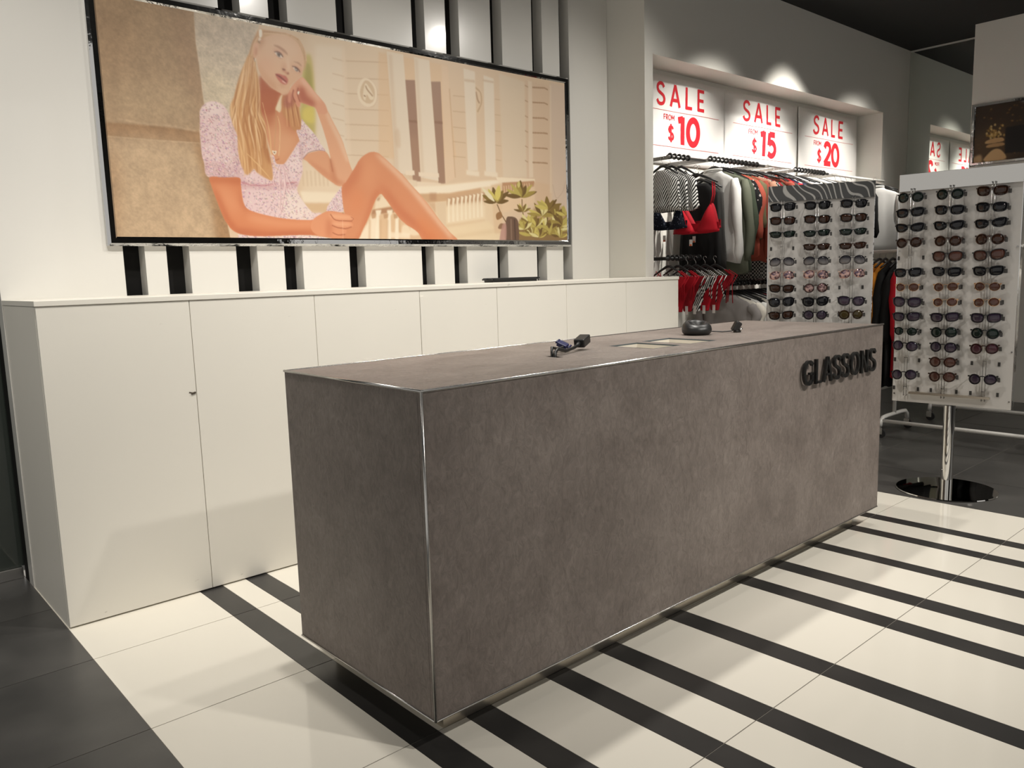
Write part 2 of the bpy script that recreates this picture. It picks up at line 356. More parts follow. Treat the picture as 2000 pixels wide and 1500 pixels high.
# ------------------------------------------------------------------ things lying on the counter
def on_counter(x, y): a = .0057; return (x*math.cos(a)-y*math.sin(a), x*math.sin(a)+y*math.cos(a), H)
t = thing('power_cable', 'black power cable with a rectangular plug pulled out of the counter', 'cable', on_counter(.787, .30))
MB().tube([(0, 0, -.05), (.002, .002, 0), (.012, .008, .016), (.03, .015, .024), (.09, .035, .012), (.15, .055, .016), (.19, .070, .022)], .0062, 8).build('cord', M_plastic, t, smooth=True)
pm = MB().box(0, .075, -.021, .021, -.016, .016); pl = pm.build('plug', M_plastic, t, bevel=.004); pl.location = (.205, .078, .026); pl.rotation_euler = (0, -.20, .42)
sl = MB().tube([(-.03, 0, 0), (-.015, 0, 0), (0, 0, 0)], [.006, .008, .010], 10).build('strain_relief', M_plastic, pl, smooth=True)
MB().box(.075, .0765, -.012, .012, -.008, .008).build('socket', M_slot, pl)
t = thing('video_cable', 'black video cable with a blue connector beside the power plug', 'cable', on_counter(.79, .315))
MB().tube([(0, 0, -.05), (.002, .004, .012), (.01, .012, .03), (.05, .030, .022), (.10, .050, .020), (.13, .075, .022)], .0052, 8).build('cord', M_plastic, t, smooth=True)
pl = MB().box(0, .036, -.019, .019, -.008, .008).build('connector', M_blue, t, bevel=.003); pl.location = (.115, .07, .024); pl.rotation_euler = (.45, -.18, .45)
MB().box(.036, .044, -.014, .014, -.005, .005).build('pin_shell', M_alu, pl)
MB().tube([(.012, .024, 0), (.046, .024, 0)], .0042, 8).tube([(.012, -.024, 0), (.046, -.024, 0)], .0042, 8).build('thumb_screw', M_blue, pl, smooth=True)
t = thing('scanner_cradle', 'round black scanner cradle with a hollow top on the counter', 'cradle', on_counter(1.80, .42))
o = MB().lathe([(.030, 0), (.050, .002), (.058, .012), (.060, .024), (.056, .038), (.046, .048), (.036, .050), (.028, .046), (.022, .036), (.016, .030), (.001, .029)], 36).build('shell', M_plastic, t, smooth=True)
for v in o.data.vertices:
    v.co.x *= 1.1; v.co.y *= 1.1
    if v.co.z > .015: v.co.z *= 1.12+.34*(v.co.x*.45+v.co.y*.6)/.06
MB().tube([(.055, -.01, .012), (.09, -.02, .010), (.13, -.045, .006), (.165, -.07, .008), (.185, -.075, .015)], .0028, 8).build('lead', M_plastic, t, smooth=True)
t = thing('barcode_reader', 'small black handheld reader tipped up at the end of the cradle lead', 'reader', on_counter(1.985, .34), -.3)
hd = MB().box(-.016, .016, -.013, .013, -.024, .024).build('head', M_plastic, t, bevel=.006); hd.location = (.004, 0, .027); hd.rotation_euler = (.2, .45, 0)
MB().box(-.006, .022, -.012, .012, 0, .010).build('foot', M_plastic, t, bevel=.003)
MB().tube([(.012, -.0135, .010), (.024, -.0135, .018)], .004, 8).build('lens', M_alu, t, smooth=True)
# ------------------------------------------------------------------ framed fashion print on the panelled wall
FX0, FX1, FZ0, FZ1 = -.106, 2.824, 1.457, 2.559
def frame_bars(t, plane, x0, x1, z0, z1, wd, prof, seam=None, mat_=None):
    """mitred bars; plane(x, d, z) -> point, d = height above the wall"""
    mat_ = mat_ or M_chrome
    def ring(cx, cz, sx, sz): return [plane(cx+sx*o, h, cz+sz*o) for o, h in prof]
    def seg(name, rings): MB().loft(rings).build('frame_bar', mat_, t)
    bl, br, tr, tl = ring(x0, z0, 1, 1), ring(x1, z0, -1, 1), ring(x1, z1, -1, -1), ring(x0, z1, 1, -1)
    seg('l', [bl, tl]); seg('r', [br, tr])
    if seam:
        for (a, b, z, sz, cx) in ((bl, br, z0, 1, seam[0]), (tl, tr, z1, -1, seam[1])):
            m = [plane(cx-.0006, h, z+sz*o) for o, h in prof]; m2 = [plane(cx+.0006, h*.985, z+sz*o) for o, h in prof]
            seg('s', [a, m]); seg('s', [m2, b])
    else: seg('b', [bl, br]); seg('t', [tl, tr])
PROF = [(0, 0), (0, .020), (.012, .034), (.033, .034), (.041, .027), (.041, 0)]
pt = thing('framed_poster', 'wide chrome-framed fashion poster of a seated woman in a pale floral dress', 'poster', (0, WY, FZ0))
frame_bars(pt, lambda x, d, z: (x, -d-.0005, z-FZ0), FX0, FX1, FZ0, FZ1, .041, PROF, (1.40, 1.425))
# --- poster painter (numpy), coordinates in millimetres of the print, x right, y down ---
class Print:
    def __init__(s, wmm, hmm, W):
        s.k = W / wmm; s.W = W; s.H = int(round(hmm * s.k))
        s.im = np.zeros((s.H, s.W, 3)); s.rng = np.random.default_rng(7)
    def spline(s, pts, closed=True, n=6):
        P = np.array(pts, float)
        if closed: Q = np.vstack([P[-1], P, P[0], P[1]])
        else: Q = np.vstack([2*P[0]-P[1], P, 2*P[-1]-P[-2]])
        out = []
        for i in range(1, len(Q)-2):
            a, b, c, d = Q[i-1:i+3]
            for t in np.arange(n)/n:
                out.append(.5*((2*b)+(c-a)*t+(2*a-5*b+4*c-d)*t*t+(3*b-a-3*c+d)*t**3))
        if not closed: out.append(P[-1])
        return np.array(out)
    def blur(s, m, r):
        r = r*s.k
        if r < .35: return m
        n = int(np.ceil(2.5*r)); x = np.arange(-n, n+1); g = np.exp(-x*x/(2*r*r)); g /= g.sum()
        p = np.pad(m, n, mode='edge')
        p = sum(g[i]*p[i:i+m.shape[0]] for i in range(2*n+1))
        return sum(g[i]*p[:, i:i+m.shape[1]] for i in range(2*n+1))
    def mask(s, poly, bl=1.0):
        P = np.array(poly, float)*s.k; pad = int(3*bl*s.k)+3
        x0, x1 = int(max(P[:, 0].min()-pad, 0)), int(min(P[:, 0].max()+pad, s.W))
        y0, y1 = int(max(P[:, 1].min()-pad, 0)), int(min(P[:, 1].max()+pad, s.H))
        if x1 <= x0 or y1 <= y0: return None
        xs = np.arange(x0, x1)+.5; ys = np.arange(y0, y1)+.5
        m = np.zeros((len(ys), len(xs)))
        a = P; b = np.roll(P, -1, 0)
        for j, y in enumerate(ys):
            h = (a[:, 1] <= y) != (b[:, 1] <= y)
            if not h.any(): continue
            xc = np.sort(a[h, 0]+(y-a[h, 1])*(b[h, 0]-a[h, 0])/(b[h, 1]-a[h, 1]))
            for u, v in zip(xc[::2], xc[1::2]): m[j] += np.clip(v-xs+.5, 0, 1)*np.clip(xs-u+.5, 0, 1)
        return s.blur(np.clip(m, 0, 1), bl), x0, x1, y0, y1
    def put(s, mk, col, al=1.0, clip=None, dots=None):
        if mk is None: return
        m, x0, x1, y0, y1 = mk; m = m*al
        if clip is not None: m = m*clip[y0:y1, x0:x1]
        col = np.array(col, float)/255
        s.im[y0:y1, x0:x1] += (col-s.im[y0:y1, x0:x1])*m[..., None]
    def full(s, poly, bl=1.0):
        F = np.zeros((s.H, s.W)); mk = s.mask(poly, bl)
        if mk: m, x0, x1, y0, y1 = mk; F[y0:y1, x0:x1] = m
        return F
    def fill(s, pts, col, bl=1.0, al=1.0, sm=1, clip=None):
        s.put(s.mask(s.spline(pts) if sm else pts, bl), col, al, clip)
    def ribbon(s, pts, w, sm=1):
        P = s.spline(pts, False) if sm and len(pts) > 2 else np.array(pts, float)
        d = np.gradient(P, axis=0); n = np.stack([-d[:, 1], d[:, 0]], 1); n /= np.linalg.norm(n, axis=1)[:, None]+1e-9
        t = np.linspace(0, 1, len(P))[:, None]
        ww = w if np.isscalar(w) else np.interp(t[:, 0], np.linspace(0, 1, len(w)), w)[:, None]
        return np.vstack([P+n*ww/2, (P-n*ww/2)[::-1]])
    def line(s, pts, w, col, bl=1.0, al=1.0, sm=1, clip=None):
        s.put(s.mask(s.ribbon(pts, w, sm), bl), col, al, clip)
    def vnoise(s, cell, seed):
        r = np.random.default_rng(seed); c = cell*s.k
        g = r.random((int(s.H/c)+3, int(s.W/c)+3)); y = np.arange(s.H)/c; x = np.arange(s.W)/c
        iy, ix = y.astype(int), x.astype(int); fy, fx = (y-iy)[:, None], (x-ix)[None]
        fy = fy*fy*(3-2*fy); fx = fx*fx*(3-2*fx)
        G = lambda a, b: g[np.ix_(iy+a, ix+b)]
        return (G(0, 0)*(1-fx)+G(0, 1)*fx)*(1-fy)+(G(1, 0)*(1-fx)+G(1, 1)*fx)*fy-.5
    def grain(s, F, amp, cells=(8, 20, 60), seed=1):
        n = sum(s.vnoise(c, seed+i) for i, c in enumerate(cells)); s.im *= 1+(amp*n*F)[..., None]
    def sprig(s, F, n, col, size, seed):
        r = np.random.default_rng(seed); ys, xs = np.nonzero(F > .6)
        for i in r.integers(0, len(ys), n):
            x, y = xs[i]/s.k, ys[i]/s.k; a = r.random()*6.28; l = size*(.6+.8*r.random())
            c = [q+r.normal()*12 for q in col]
            s.line([(x, y), (x+l*np.cos(a), y+l*np.sin(a))], size*.55, c, .6, .75, 0, F)
    def run(s, ops):
        names = {}
        for op in ops:
            k = op[0]
            if k == 'f': s.fill(op[2], op[1], *op[3:6], clip=names.get(op[6]) if len(op) > 6 else None)
            elif k == 'l': s.line(op[3], op[1], op[2], *op[4:7], clip=names.get(op[7]) if len(op) > 7 else None)
            elif k == 'n': names[op[1]] = s.full(s.spline(op[2]) if op[4] else op[2], op[3])
            elif k == 'g': s.grain(names[op[1]], op[2], op[3], op[4])
            elif k == 's': s.sprig(names[op[1]], *op[2:])
        return np.clip(s.im, 0, 1)

OPS = [
['f',(212,186,156),[(-50,-50),(2950,-50),(2950,1150),(-50,1150)],1,1,0],
['f',(222,203,178),[(997,-112),(1459,-22),(1479,786),(936,765)],20,0.6,0],
['f',(186,170,96),[(961,140),(1005,109),(1016,300),(1002,504),(919,461),(939,309)],8,1,1],
['f',(150,140,70),[(974,155),(999,168),(997,302),(954,307)],6,0.8,1],
['f',(215,196,96),[(944,375),(1003,352),(1002,436),(941,426)],8,0.8,1],
['f',(226,210,188),[(1034,46),(1193,29),(1188,576),(1064,759),(1002,504)],10,0.7,0],
['l',5,(180,146,114),[(1203,102),(1475,71)],2,0.55,0],
['l',5,(180,146,114),[(1197,189),(1470,161)],2,0.55,0],
['l',5,(180,146,114),[(1192,267),(1465,243)],2,0.55,0],
['l',5,(180,146,114),[(1187,346),(1460,325)],2,0.55,0],
['l',5,(180,146,114),[(1182,425),(1456,407)],2,0.55,0],
['l',5,(180,146,114),[(1177,504),(1451,489)],2,0.55,0],
['l',5,(180,146,114),[(1172,583),(1446,572)],2,0.55,0],
['l',5,(184,150,118),[(1128,99),(1198,104)],2,0.45,0],
['l',5,(184,150,118),[(1123,176),(1193,182)],2,0.45,0],
['l',5,(184,150,118),[(1118,253),(1188,260)],2,0.45,0],
['l',5,(184,150,118),[(1113,326),(1183,334)],2,0.45,0],
['l',5,(184,150,118),[(1108,400),(1178,408)],2,0.45,0],
['l',5,(184,150,118),[(1103,478),(1173,487)],2,0.45,0],
['l',22,(226,204,178),[(1197,37),(1198,575)],4,0.5,0],
['f',(196,164,130),[(1271,247),(1300,189),(1346,178),(1386,212),(1391,258),(1364,312),(1317,318),(1279,288)],3,0.8,1],
['f',(228,210,184),[(1266,248),(1295,185),(1336,173),(1379,200),(1391,249),(1370,303),(1327,321),(1285,304)],2,1,1],
['f',(206,180,148),[(1284,245),(1310,192),(1341,185),(1370,214),(1375,251),(1360,291),(1328,304),(1294,286)],2,1,1],
['f',(226,208,180),[(1314,208),(1330,202),(1363,249),(1366,274),(1345,280),(1326,257),(1314,288),(1300,269)],2,1,1],
['l',8,(150,115,85),[(1321,211),(1330,231),(1362,261)],2,0.7,1],
['l',7,(140,105,78),[(1305,264),(1318,267)],1.5,0.8,1],
['f',(216,180,140),[(1412,25),(1880,26),(1893,244),(1921,549),(1379,588)],5,0.55,0],
['f',(150,115,94),[(1575,148),(1646,139),(1656,697),(1601,700)],2,1,0],
['f',(150,117,96),[(1758,133),(1825,124),(1833,698),(1782,700)],2,1,0],
['f',(128,92,72),[(1583,360),(1647,358),(1650,374),(1584,375)],2,0.7,0],
['f',(128,92,72),[(1771,348),(1829,346),(1830,360),(1773,362)],2,0.7,0],
['f',(172,136,108),[(1589,452),(1650,447),(1656,697),(1601,700)],18,0.35,0],
['f',(220,204,182),[(1466,13),(1574,14),(1603,667),(1486,655),(1480,371)],2,1,0],
['f',(204,178,150),[(1478,28),(1500,25),(1509,654),(1481,646)],6,0.55,0],
['f',(222,206,184),[(1646,17),(1752,19),(1783,686),(1657,673)],2,1,0],
['f',(206,182,154),[(1648,21),(1671,22),(1684,672),(1660,673)],6,0.5,0],
['f',(198,170,140),[(1493,433),(1522,421),(1526,513),(1495,507)],6,0.5,1],
['l',26,(226,208,184),[(1555,653),(1616,649)],2,1,1],
['l',34,(220,200,172),[(1564,705),(1628,708)],3,1,1],
['l',24,(226,208,184),[(1643,655),(1788,654)],2,1,1],
['l',34,(224,204,178),[(1628,713),(1798,714)],3,1,1],
['f',(218,190,160),[(1838,30),(1882,33),(1908,659),(1836,702)],4,0.8,0],
['l',7,(182,146,112),[(1888,156),(1908,659)],3,0.6,0],
['l',5,(176,142,110),[(1913,191),(2010,187)],2,0.55,0],
['l',5,(178,146,114),[(2235,173),(2290,172)],2,0.5,0],
['l',5,(176,142,110),[(1908,279),(2006,276)],2,0.55,0],
['l',5,(178,146,114),[(2231,264),(2287,264)],2,0.5,0],
['l',5,(176,142,110),[(1904,371),(2001,369)],2,0.55,0],
['l',5,(178,146,114),[(2227,360),(2283,361)],2,0.5,0],
['l',5,(176,142,110),[(1900,454),(1997,453)],2,0.55,0],
['l',5,(178,146,114),[(2223,447),(2279,448)],2,0.5,0],
['l',5,(176,142,110),[(1896,537),(1993,538)],2,0.55,0],
['l',5,(178,146,114),[(2220,534),(2276,536)],2,0.5,0],
['f',(214,188,156),[(2077,120),(2126,121),(2148,185),(2120,261),(2085,273)],3,1,1],
['l',11,(178,146,112),[(2085,123),(2125,151),(2128,209),(2095,264)],2,0.7,1],
['l',12,(150,114,84),[(2088,148),(2099,191),(2113,211)],2,0.6,1],
['f',(222,206,184),[(1999,26),(2086,33),(2084,609),(2007,614)],3,1,0],
['f',(222,207,186),[(2152,44),(2233,53),(2227,615),(2147,615)],3,1,0],
['l',14,(196,166,134),[(2001,93),(2083,90)],3,0.6,0],
['l',14,(196,166,134),[(2144,74),(2232,75)],3,0.6,0],
['l',28,(226,210,186),[(1993,624),(2093,628)],4,1,1],
['l',28,(226,210,186),[(2134,621),(2241,625)],4,1,1],
['f',(214,194,168),[(2276,17),(2489,39),(2490,626),(2286,638)],5,1,0],
['f',(208,180,152),[(2496,28),(2707,32),(2695,691),(2490,632)],4,0.8,0],
['f',(224,206,182),[(2520,25),(2553,29),(2544,623),(2508,625)],3,0.7,0],
['l',9,(158,124,94),[(2557,63),(2664,53),(2694,61)],1.5,0.85,0],
['l',8,(170,136,106),[(2492,59),(2519,66)],1.5,0.7,0],
['l',9,(158,124,94),[(2554,156),(2661,147),(2691,155)],1.5,0.85,0],
['l',8,(170,136,106),[(2489,151),(2515,158)],1.5,0.7,0],
['l',9,(158,124,94),[(2551,251),(2657,243),(2688,251)],1.5,0.85,0],
['l',8,(170,136,106),[(2486,245),(2512,253)],1.5,0.7,0],
['l',9,(158,124,94),[(2548,343),(2654,336),(2685,337)],1.5,0.85,0],
['l',8,(170,136,106),[(2482,336),(2509,344)],1.5,0.7,0],
['l',9,(158,124,94),[(2544,437),(2651,432),(2682,433)],1.5,0.85,0],
['l',8,(170,136,106),[(2479,430),(2505,438)],1.5,0.7,0],
['l',9,(158,124,94),[(2541,529),(2648,525),(2679,526)],1.5,0.85,0],
['l',8,(170,136,106),[(2476,521),(2502,530)],1.5,0.7,0],
['f',(206,184,164),[(2716,9),(2882,20),(2877,829),(2716,768)],8,0.9,0],
['l',12,(224,208,188),[(2720,30),(2702,713)],4,0.5,0],
['l',5,(176,150,128),[(2720,657),(2752,744),(2815,697),(2841,629)],2,0.5,1],
['f',(206,174,142),[(2549,644),(2688,659),(2698,834),(2559,817)],8,0.8,0],
['f',(226,206,178),[(900,598),(1198,575),(1200,878),(911,852)],14,0.6,0],
['l',9,(200,172,138),[(918,681),(918,758)],3,0.5,0],
['l',9,(200,172,138),[(941,680),(941,757)],3,0.5,0],
['l',9,(200,172,138),[(964,678),(965,755)],3,0.5,0],
['l',9,(200,172,138),[(988,677),(988,754)],3,0.5,0],
['l',9,(200,172,138),[(1011,675),(1012,753)],3,0.5,0],
['l',9,(200,172,138),[(1035,674),(1036,752)],3,0.5,0],
['l',9,(200,172,138),[(1059,672),(1059,751)],3,0.5,0],
['f',(232,216,190),[(896,784),(1185,780),(1182,834),(912,839)],5,1,0],
['f',(206,172,132),[(911,844),(1182,834),(1168,888),(957,885)],5,0.9,0],
['f',(220,196,162),[(1246,743),(1573,743),(1861,696),(2220,652),(2202,1089),(1180,1087)],6,1,0],
['f',(234,220,196),[(1599,726),(1798,710),(2104,671),(2340,645),(2338,672),(2103,707),(1859,750),(1631,764)],4,1,0],
['f',(196,158,120),[(1636,766),(1859,754),(2103,709),(2101,739),(1841,784),(1835,797),(1699,814)],4,1,0],
['f',(170,126,92),[(1712,757),(1764,754),(1762,799),(1715,801)],6,0.6,0],
['f',(214,190,158),[(1756,812),(1830,801),(1827,955),(1767,898)],4,1,0],
['f',(196,160,126),[(1699,814),(1751,812),(1753,873)],5,0.8,0],
['f',(176,136,102),[(1839,780),(2101,739),(2136,734),(2132,811),(1836,830)],5,0.85,0],
['f',(228,208,176),[(1837,821),(2134,785),(2128,915),(1831,929)],8,0.9,0],
['l',[20,15,11,17,15],(234,218,190),[(1857,783),(1852,808),(1849,846),(1848,887),(1847,921)],1.5,0.95,0],
['l',9,(178,138,102),[(1872,787),(1867,816)],2,0.8,0],
['l',[20,15,11,17,15],(234,218,190),[(1890,778),(1885,803),(1882,841),(1881,883),(1880,916)],1.5,0.95,0],
['l',9,(178,138,102),[(1905,782),(1900,811)],2,0.8,0],
['l',[20,15,11,17,15],(234,218,190),[(1923,773),(1917,798),(1915,836),(1914,878),(1913,911)],1.5,0.95,0],
['l',9,(178,138,102),[(1938,776),(1933,806)],2,0.8,0],
['l',[20,15,11,17,15],(234,218,190),[(1955,767),(1950,793),(1947,831),(1946,873),(1945,907)],1.5,0.95,0],
['l',9,(178,138,102),[(1971,771),(1966,801)],2,0.8,0],
['l',[20,15,11,17,15],(234,218,190),[(1987,762),(1982,788),(1979,826),(1978,868),(1977,902)],1.5,0.95,0],
['l',9,(178,138,102),[(2003,766),(1998,795)],2,0.8,0],
['l',[20,15,11,17,15],(234,218,190),[(2019,757),(2013,782),(2010,821),(2010,863),(2009,897)],1.5,0.95,0],
['l',9,(178,138,102),[(2034,760),(2030,790)],2,0.8,0],
['l',[20,15,11,17,15],(234,218,190),[(2050,751),(2044,777),(2042,816),(2041,858),(2040,892)],1.5,0.95,0],
['l',9,(178,138,102),[(2066,755),(2061,785)],2,0.8,0],
['l',[20,15,11,17,15],(234,218,190),[(2081,746),(2075,772),(2072,810),(2072,853),(2071,888)],1.5,0.95,0],
['l',9,(178,138,102),[(2097,750),(2092,780)],2,0.8,0],
['l',[20,15,11,17,15],(234,218,190),[(2111,741),(2106,767),(2103,805),(2102,848),(2102,883)],1.5,0.95,0],
['l',9,(178,138,102),[(2127,744),(2122,775)],2,0.8,0],
['f',(214,184,146),[(1828,934),(2129,893),(2128,911),(1828,950)],5,0.7,0],
['f',(226,204,168),[(1838,954),(2151,910),(2385,1045),(1893,1029)],8,0.9,0],
['f',(212,184,146),[(1846,1000),(2267,947),(2267,970),(1878,1017)],8,0.5,0],
['f',(232,214,186),[(2226,638),(2560,631),(2559,651),(2245,672)],2,1,0],
['f',(178,134,98),[(2276,670),(2554,643),(2547,680),(2273,739)],3,1,0],
['l',7,(222,194,158),[(2291,688),(2295,735)],1.5,0.8,0],
['l',7,(222,194,158),[(2310,686),(2314,731)],1.5,0.8,0],
['l',7,(222,194,158),[(2330,683),(2333,728)],1.5,0.8,0],
['l',7,(222,194,158),[(2349,681),(2352,725)],1.5,0.8,0],
['l',7,(222,194,158),[(2368,678),(2372,722)],1.5,0.8,0],
['l',7,(222,194,158),[(2388,676),(2391,719)],1.5,0.8,0],
['l',7,(222,194,158),[(2407,673),(2411,715)],1.5,0.8,0],
['l',7,(222,194,158),[(2427,671),(2431,712)],1.5,0.8,0],
['l',7,(222,194,158),[(2447,668),(2451,709)],1.5,0.8,0],
['l',7,(222,194,158),[(2466,665),(2471,706)],1.5,0.8,0],
['l',7,(222,194,158),[(2486,663),(2491,702)],1.5,0.8,0],
['l',7,(222,194,158),[(2507,660),(2511,699)],1.5,0.8,0],
['f',(214,184,148),[(2182,690),(2276,670),(2264,980),(2201,981)],5,0.9,0],
['f',(222,192,156),[(2273,739),(2553,679),(2549,783),(2269,856)],8,0.8,0],
['f',(214,180,142),[(1344,777),(1426,797),(1497,888),(1682,1035),(1205,1037),(1315,866)],3,1,0],
['f',(230,210,180),[(1351,800),(1398,786),(1442,839),(1338,862)],4,1,0],
['f',(150,105,72),[(1361,799),(1379,793),(1369,814),(1353,815)],4,0.7,0],
['f',(162,116,82),[(1324,864),(1452,844),(1469,873),(1314,893)],3,0.9,0],
['f',(236,222,196),[(1343,865),(1380,862),(1374,886),(1364,896),(1361,1028),(1333,1029),(1345,896)],3,1,0],
['f',(236,222,196),[(1417,863),(1455,860),(1449,884),(1439,894),(1436,1028),(1408,1028),(1420,894)],3,1,0],
['f',(236,222,196),[(1470,862),(1508,858),(1502,882),(1492,893),(1489,1028),(1460,1028),(1473,893)],3,1,0],
['f',(240,226,202),[(1318,893),(1345,904),(1347,1029),(1219,1033)],4,0.8,0],
['f',(184,142,104),[(1314,888),(1346,885),(1340,908),(1317,913)],3,0.9,0],
['f',(184,142,104),[(1393,885),(1426,882),(1420,906),(1396,911)],3,0.9,0],
['f',(184,142,104),[(1459,884),(1492,881),(1486,905),(1462,909)],3,0.9,0],
['f',(234,216,186),[(1518,944),(1557,951),(1569,995),(1510,996)],4,0.8,1],
['f',(234,216,186),[(1577,942),(1616,950),(1629,994),(1569,995)],4,0.8,1],
['l',12,(198,160,122),[(1303,917),(1294,1025)],4,0.6,0],
['l',12,(198,160,122),[(1372,915),(1363,1025)],4,0.6,0],
['l',12,(198,160,122),[(1419,914),(1410,1024)],4,0.6,0],
['l',12,(198,160,122),[(1500,912),(1492,1024)],4,0.6,0],
['l',30,(236,220,194),[(1433,998),(1564,1003)],4,0.8,0],
['n','stone',[(-79,-154),(422,-43),(421,21),(419,137),(427,249),(434,393),(439,477),(403,527),(406,588),(479,788),(511,1020),(594,1052),(-65,1054)],2,0],
['f',(162,135,105),[(-79,-154),(422,-43),(421,21),(419,137),(427,249),(434,393),(439,477),(403,527),(406,588),(479,788),(511,1020),(594,1052),(-65,1054)],2,1,0],
['f',(150,122,93),[(-32,38),(130,49),(136,218),(-3,380),(-24,243)],50,0.7,1],
['f',(152,122,94),[(320,35),(420,32),(434,393),(383,483),(346,275)],26,0.65,1,'stone'],
['f',(174,149,117),[(65,386),(341,336),(391,482),(89,513)],40,0.6,1],
['n','lit',[(422,-43),(751,-35),(659,216),(580,352),(557,433),(443,430),(434,393),(427,249),(419,137)],2,0],
['f',(198,182,160),[(422,-43),(751,-35),(659,216),(580,352),(557,433),(443,430),(434,393),(427,249),(419,137)],2,1,0],
['f',(206,190,162),[(441,262),(585,289),(560,402),(444,415)],24,0.8,1,'lit'],
['f',(186,170,152),[(429,23),(724,32),(665,136),(435,142)],30,0.6,1,'lit'],
['f',(142,108,76),[(-14,534),(109,531),(233,528),(404,536),(405,587),(228,590),(-16,595)],4,0.9,0,'stone'],
['f',(160,126,92),[(-15,548),(403,546),(405,582),(-15,588)],8,0.6,0,'stone'],
['l',5,(196,168,134),[(-16,593),(191,593),(406,587)],1.5,0.8,0,'stone'],
['l',7,(190,162,130),[(47,513),(160,524),(279,523),(387,534)],3,0.6,1,'stone'],
['f',(188,161,129),[(-5,630),(341,609),(417,751),(428,1021),(-20,1024)],30,0.85,1,'stone'],
['f',(156,120,84),[(381,598),(426,633),(491,851),(545,1028),(452,1028),(432,869)],14,0.9,1,'stone'],
['f',(150,116,84),[(8,636),(41,735),(8,1024),(-27,1025)],26,0.5,1,'stone'],
['g','stone',0.09,(5,14,45),3],
['g','lit',0.1,(5,12,30),9],
['f',(124,96,56),[(2417,899),(2518,881),(2677,926),(2857,889),(2853,1032),(2412,1034)],6,0.95,1],
['f',(150,116,70),[(2554,807),(2752,793),(2846,839),(2844,923),(2562,912)],8,0.6,1],
['l',7,(110,80,50),[(2229,803),(2258,856),(2298,909)],1,1,1],
['l',8,(120,92,54),[(2441,764),(2442,827),(2456,890)],1,1,1],
['f',(196,180,92),[(2726,868),(2765,870),(2799,859),(2825,842),(2791,841),(2755,848)],1.2,1,1],
['f',(120,96,44),[(2727,868),(2764,861),(2790,843),(2804,822),(2772,828),(2742,842)],1.2,1,1],
['f',(98,74,36),[(2727,868),(2772,854),(2807,830),(2830,805),(2791,817),(2752,838)],1.2,1,1],
['f',(120,96,44),[(2728,868),(2763,842),(2778,810),(2780,780),(2749,803),(2726,832)],1.2,1,1],
['f',(120,96,44),[(2728,867),(2749,833),(2747,799),(2734,770),(2715,799),(2708,833)],1.2,1,1],
['f',(176,160,80),[(2727,867),(2742,841),(2738,815),(2725,794),(2712,816),(2709,842)],1.2,1,1],
['f',(120,96,44),[(2728,867),(2731,830),(2713,799),(2686,775),(2683,807),(2693,840)],1.2,1,1],
['f',(98,74,36),[(2727,866),(2703,839),(2667,824),(2629,818),(2648,841),(2680,861)],1.2,1,1],
['f',(98,74,36),[(2726,866),(2698,847),(2663,840),(2628,840),(2652,856),(2684,868)],1.2,1,1],
['f',(176,160,80),[(2726,866),(2700,849),(2667,844),(2635,847),(2658,861),(2688,871)],1.2,1,1],
['f',(214,204,140),[(2494,930),(2536,937),(2577,932),(2612,920),(2576,914),(2534,915)],1.2,1,1],
['f',(196,180,92),[(2494,930),(2530,924),(2557,908),(2575,889),(2544,894),(2514,907)],1.2,1,1],
['f',(152,132,62),[(2495,930),(2527,909),(2549,884),(2561,859),(2533,876),(2507,900)],1.2,1,1],
['f',(176,160,80),[(2495,930),(2523,903),(2535,872),(2535,845),(2511,868),(2494,896)],1.2,1,1],
['f',(196,180,92),[(2496,929),(2512,904),(2509,880),(2495,860),(2480,881),(2476,905)],1.2,1,1],
['f',(214,204,140),[(2495,929),(2488,898),(2466,873),(2439,856),(2444,883),(2460,909)],1.2,1,1],
['f',(120,96,44),[(2495,928),(2483,903),(2458,888),(2429,880),(2438,901),(2458,920)],1.2,1,1],
['f',(152,132,62),[(2495,928),(2477,908),(2449,897),(2421,893),(2436,910),(2460,925)],1.2,1,1],
['f',(196,180,92),[(2494,928),(2468,912),(2436,907),(2405,910),(2427,924),(2457,933)],1.2,1,1],
['f',(152,132,62),[(2630,936),(2679,933),(2721,918),(2755,899),(2713,902),(2668,913)],1.2,1,1],
['f',(120,96,44),[(2631,936),(2675,925),(2706,903),(2725,878),(2687,887),(2651,905)],1.2,1,1],
['f',(120,96,44),[(2631,936),(2674,920),(2708,896),(2732,871),(2694,885),(2657,906)],1.2,1,1],
['f',(98,74,36),[(2632,935),(2660,917),(2670,893),(2668,870),(2644,886),(2627,908)],1.2,1,1],
['f',(214,204,140),[(2632,935),(2655,914),(2660,891),(2653,870),(2633,887),(2621,910)],1.2,1,1],
['f',(196,180,92),[(2632,935),(2639,908),(2629,884),(2609,866),(2602,889),(2606,914)],1.2,1,1],
['f',(196,180,92),[(2631,934),(2627,911),(2609,892),(2587,880),(2590,900),(2603,921)],1.2,1,1],
['f',(98,74,36),[(2631,934),(2613,904),(2580,885),(2542,876),(2557,902),(2585,925)],1.2,1,1],
['f',(196,180,92),[(2631,934),(2593,914),(2549,905),(2508,905),(2540,922),(2581,935)],1.2,1,1],
['f',(98,74,36),[(2630,934),(2599,921),(2566,923),(2538,933),(2564,943),(2596,947)],1.2,1,1],
['f',(214,204,140),[(2514,994),(2547,998),(2578,993),(2604,982),(2576,978),(2544,980)],1.2,1,1],
['f',(98,74,36),[(2514,994),(2550,988),(2579,974),(2600,957),(2569,962),(2538,973)],1.2,1,1],
['f',(196,180,92),[(2515,994),(2552,973),(2575,946),(2586,918),(2553,936),(2525,961)],1.2,1,1],
['f',(152,132,62),[(2515,994),(2539,974),(2548,951),(2546,929),(2525,946),(2511,968)],1.2,1,1],
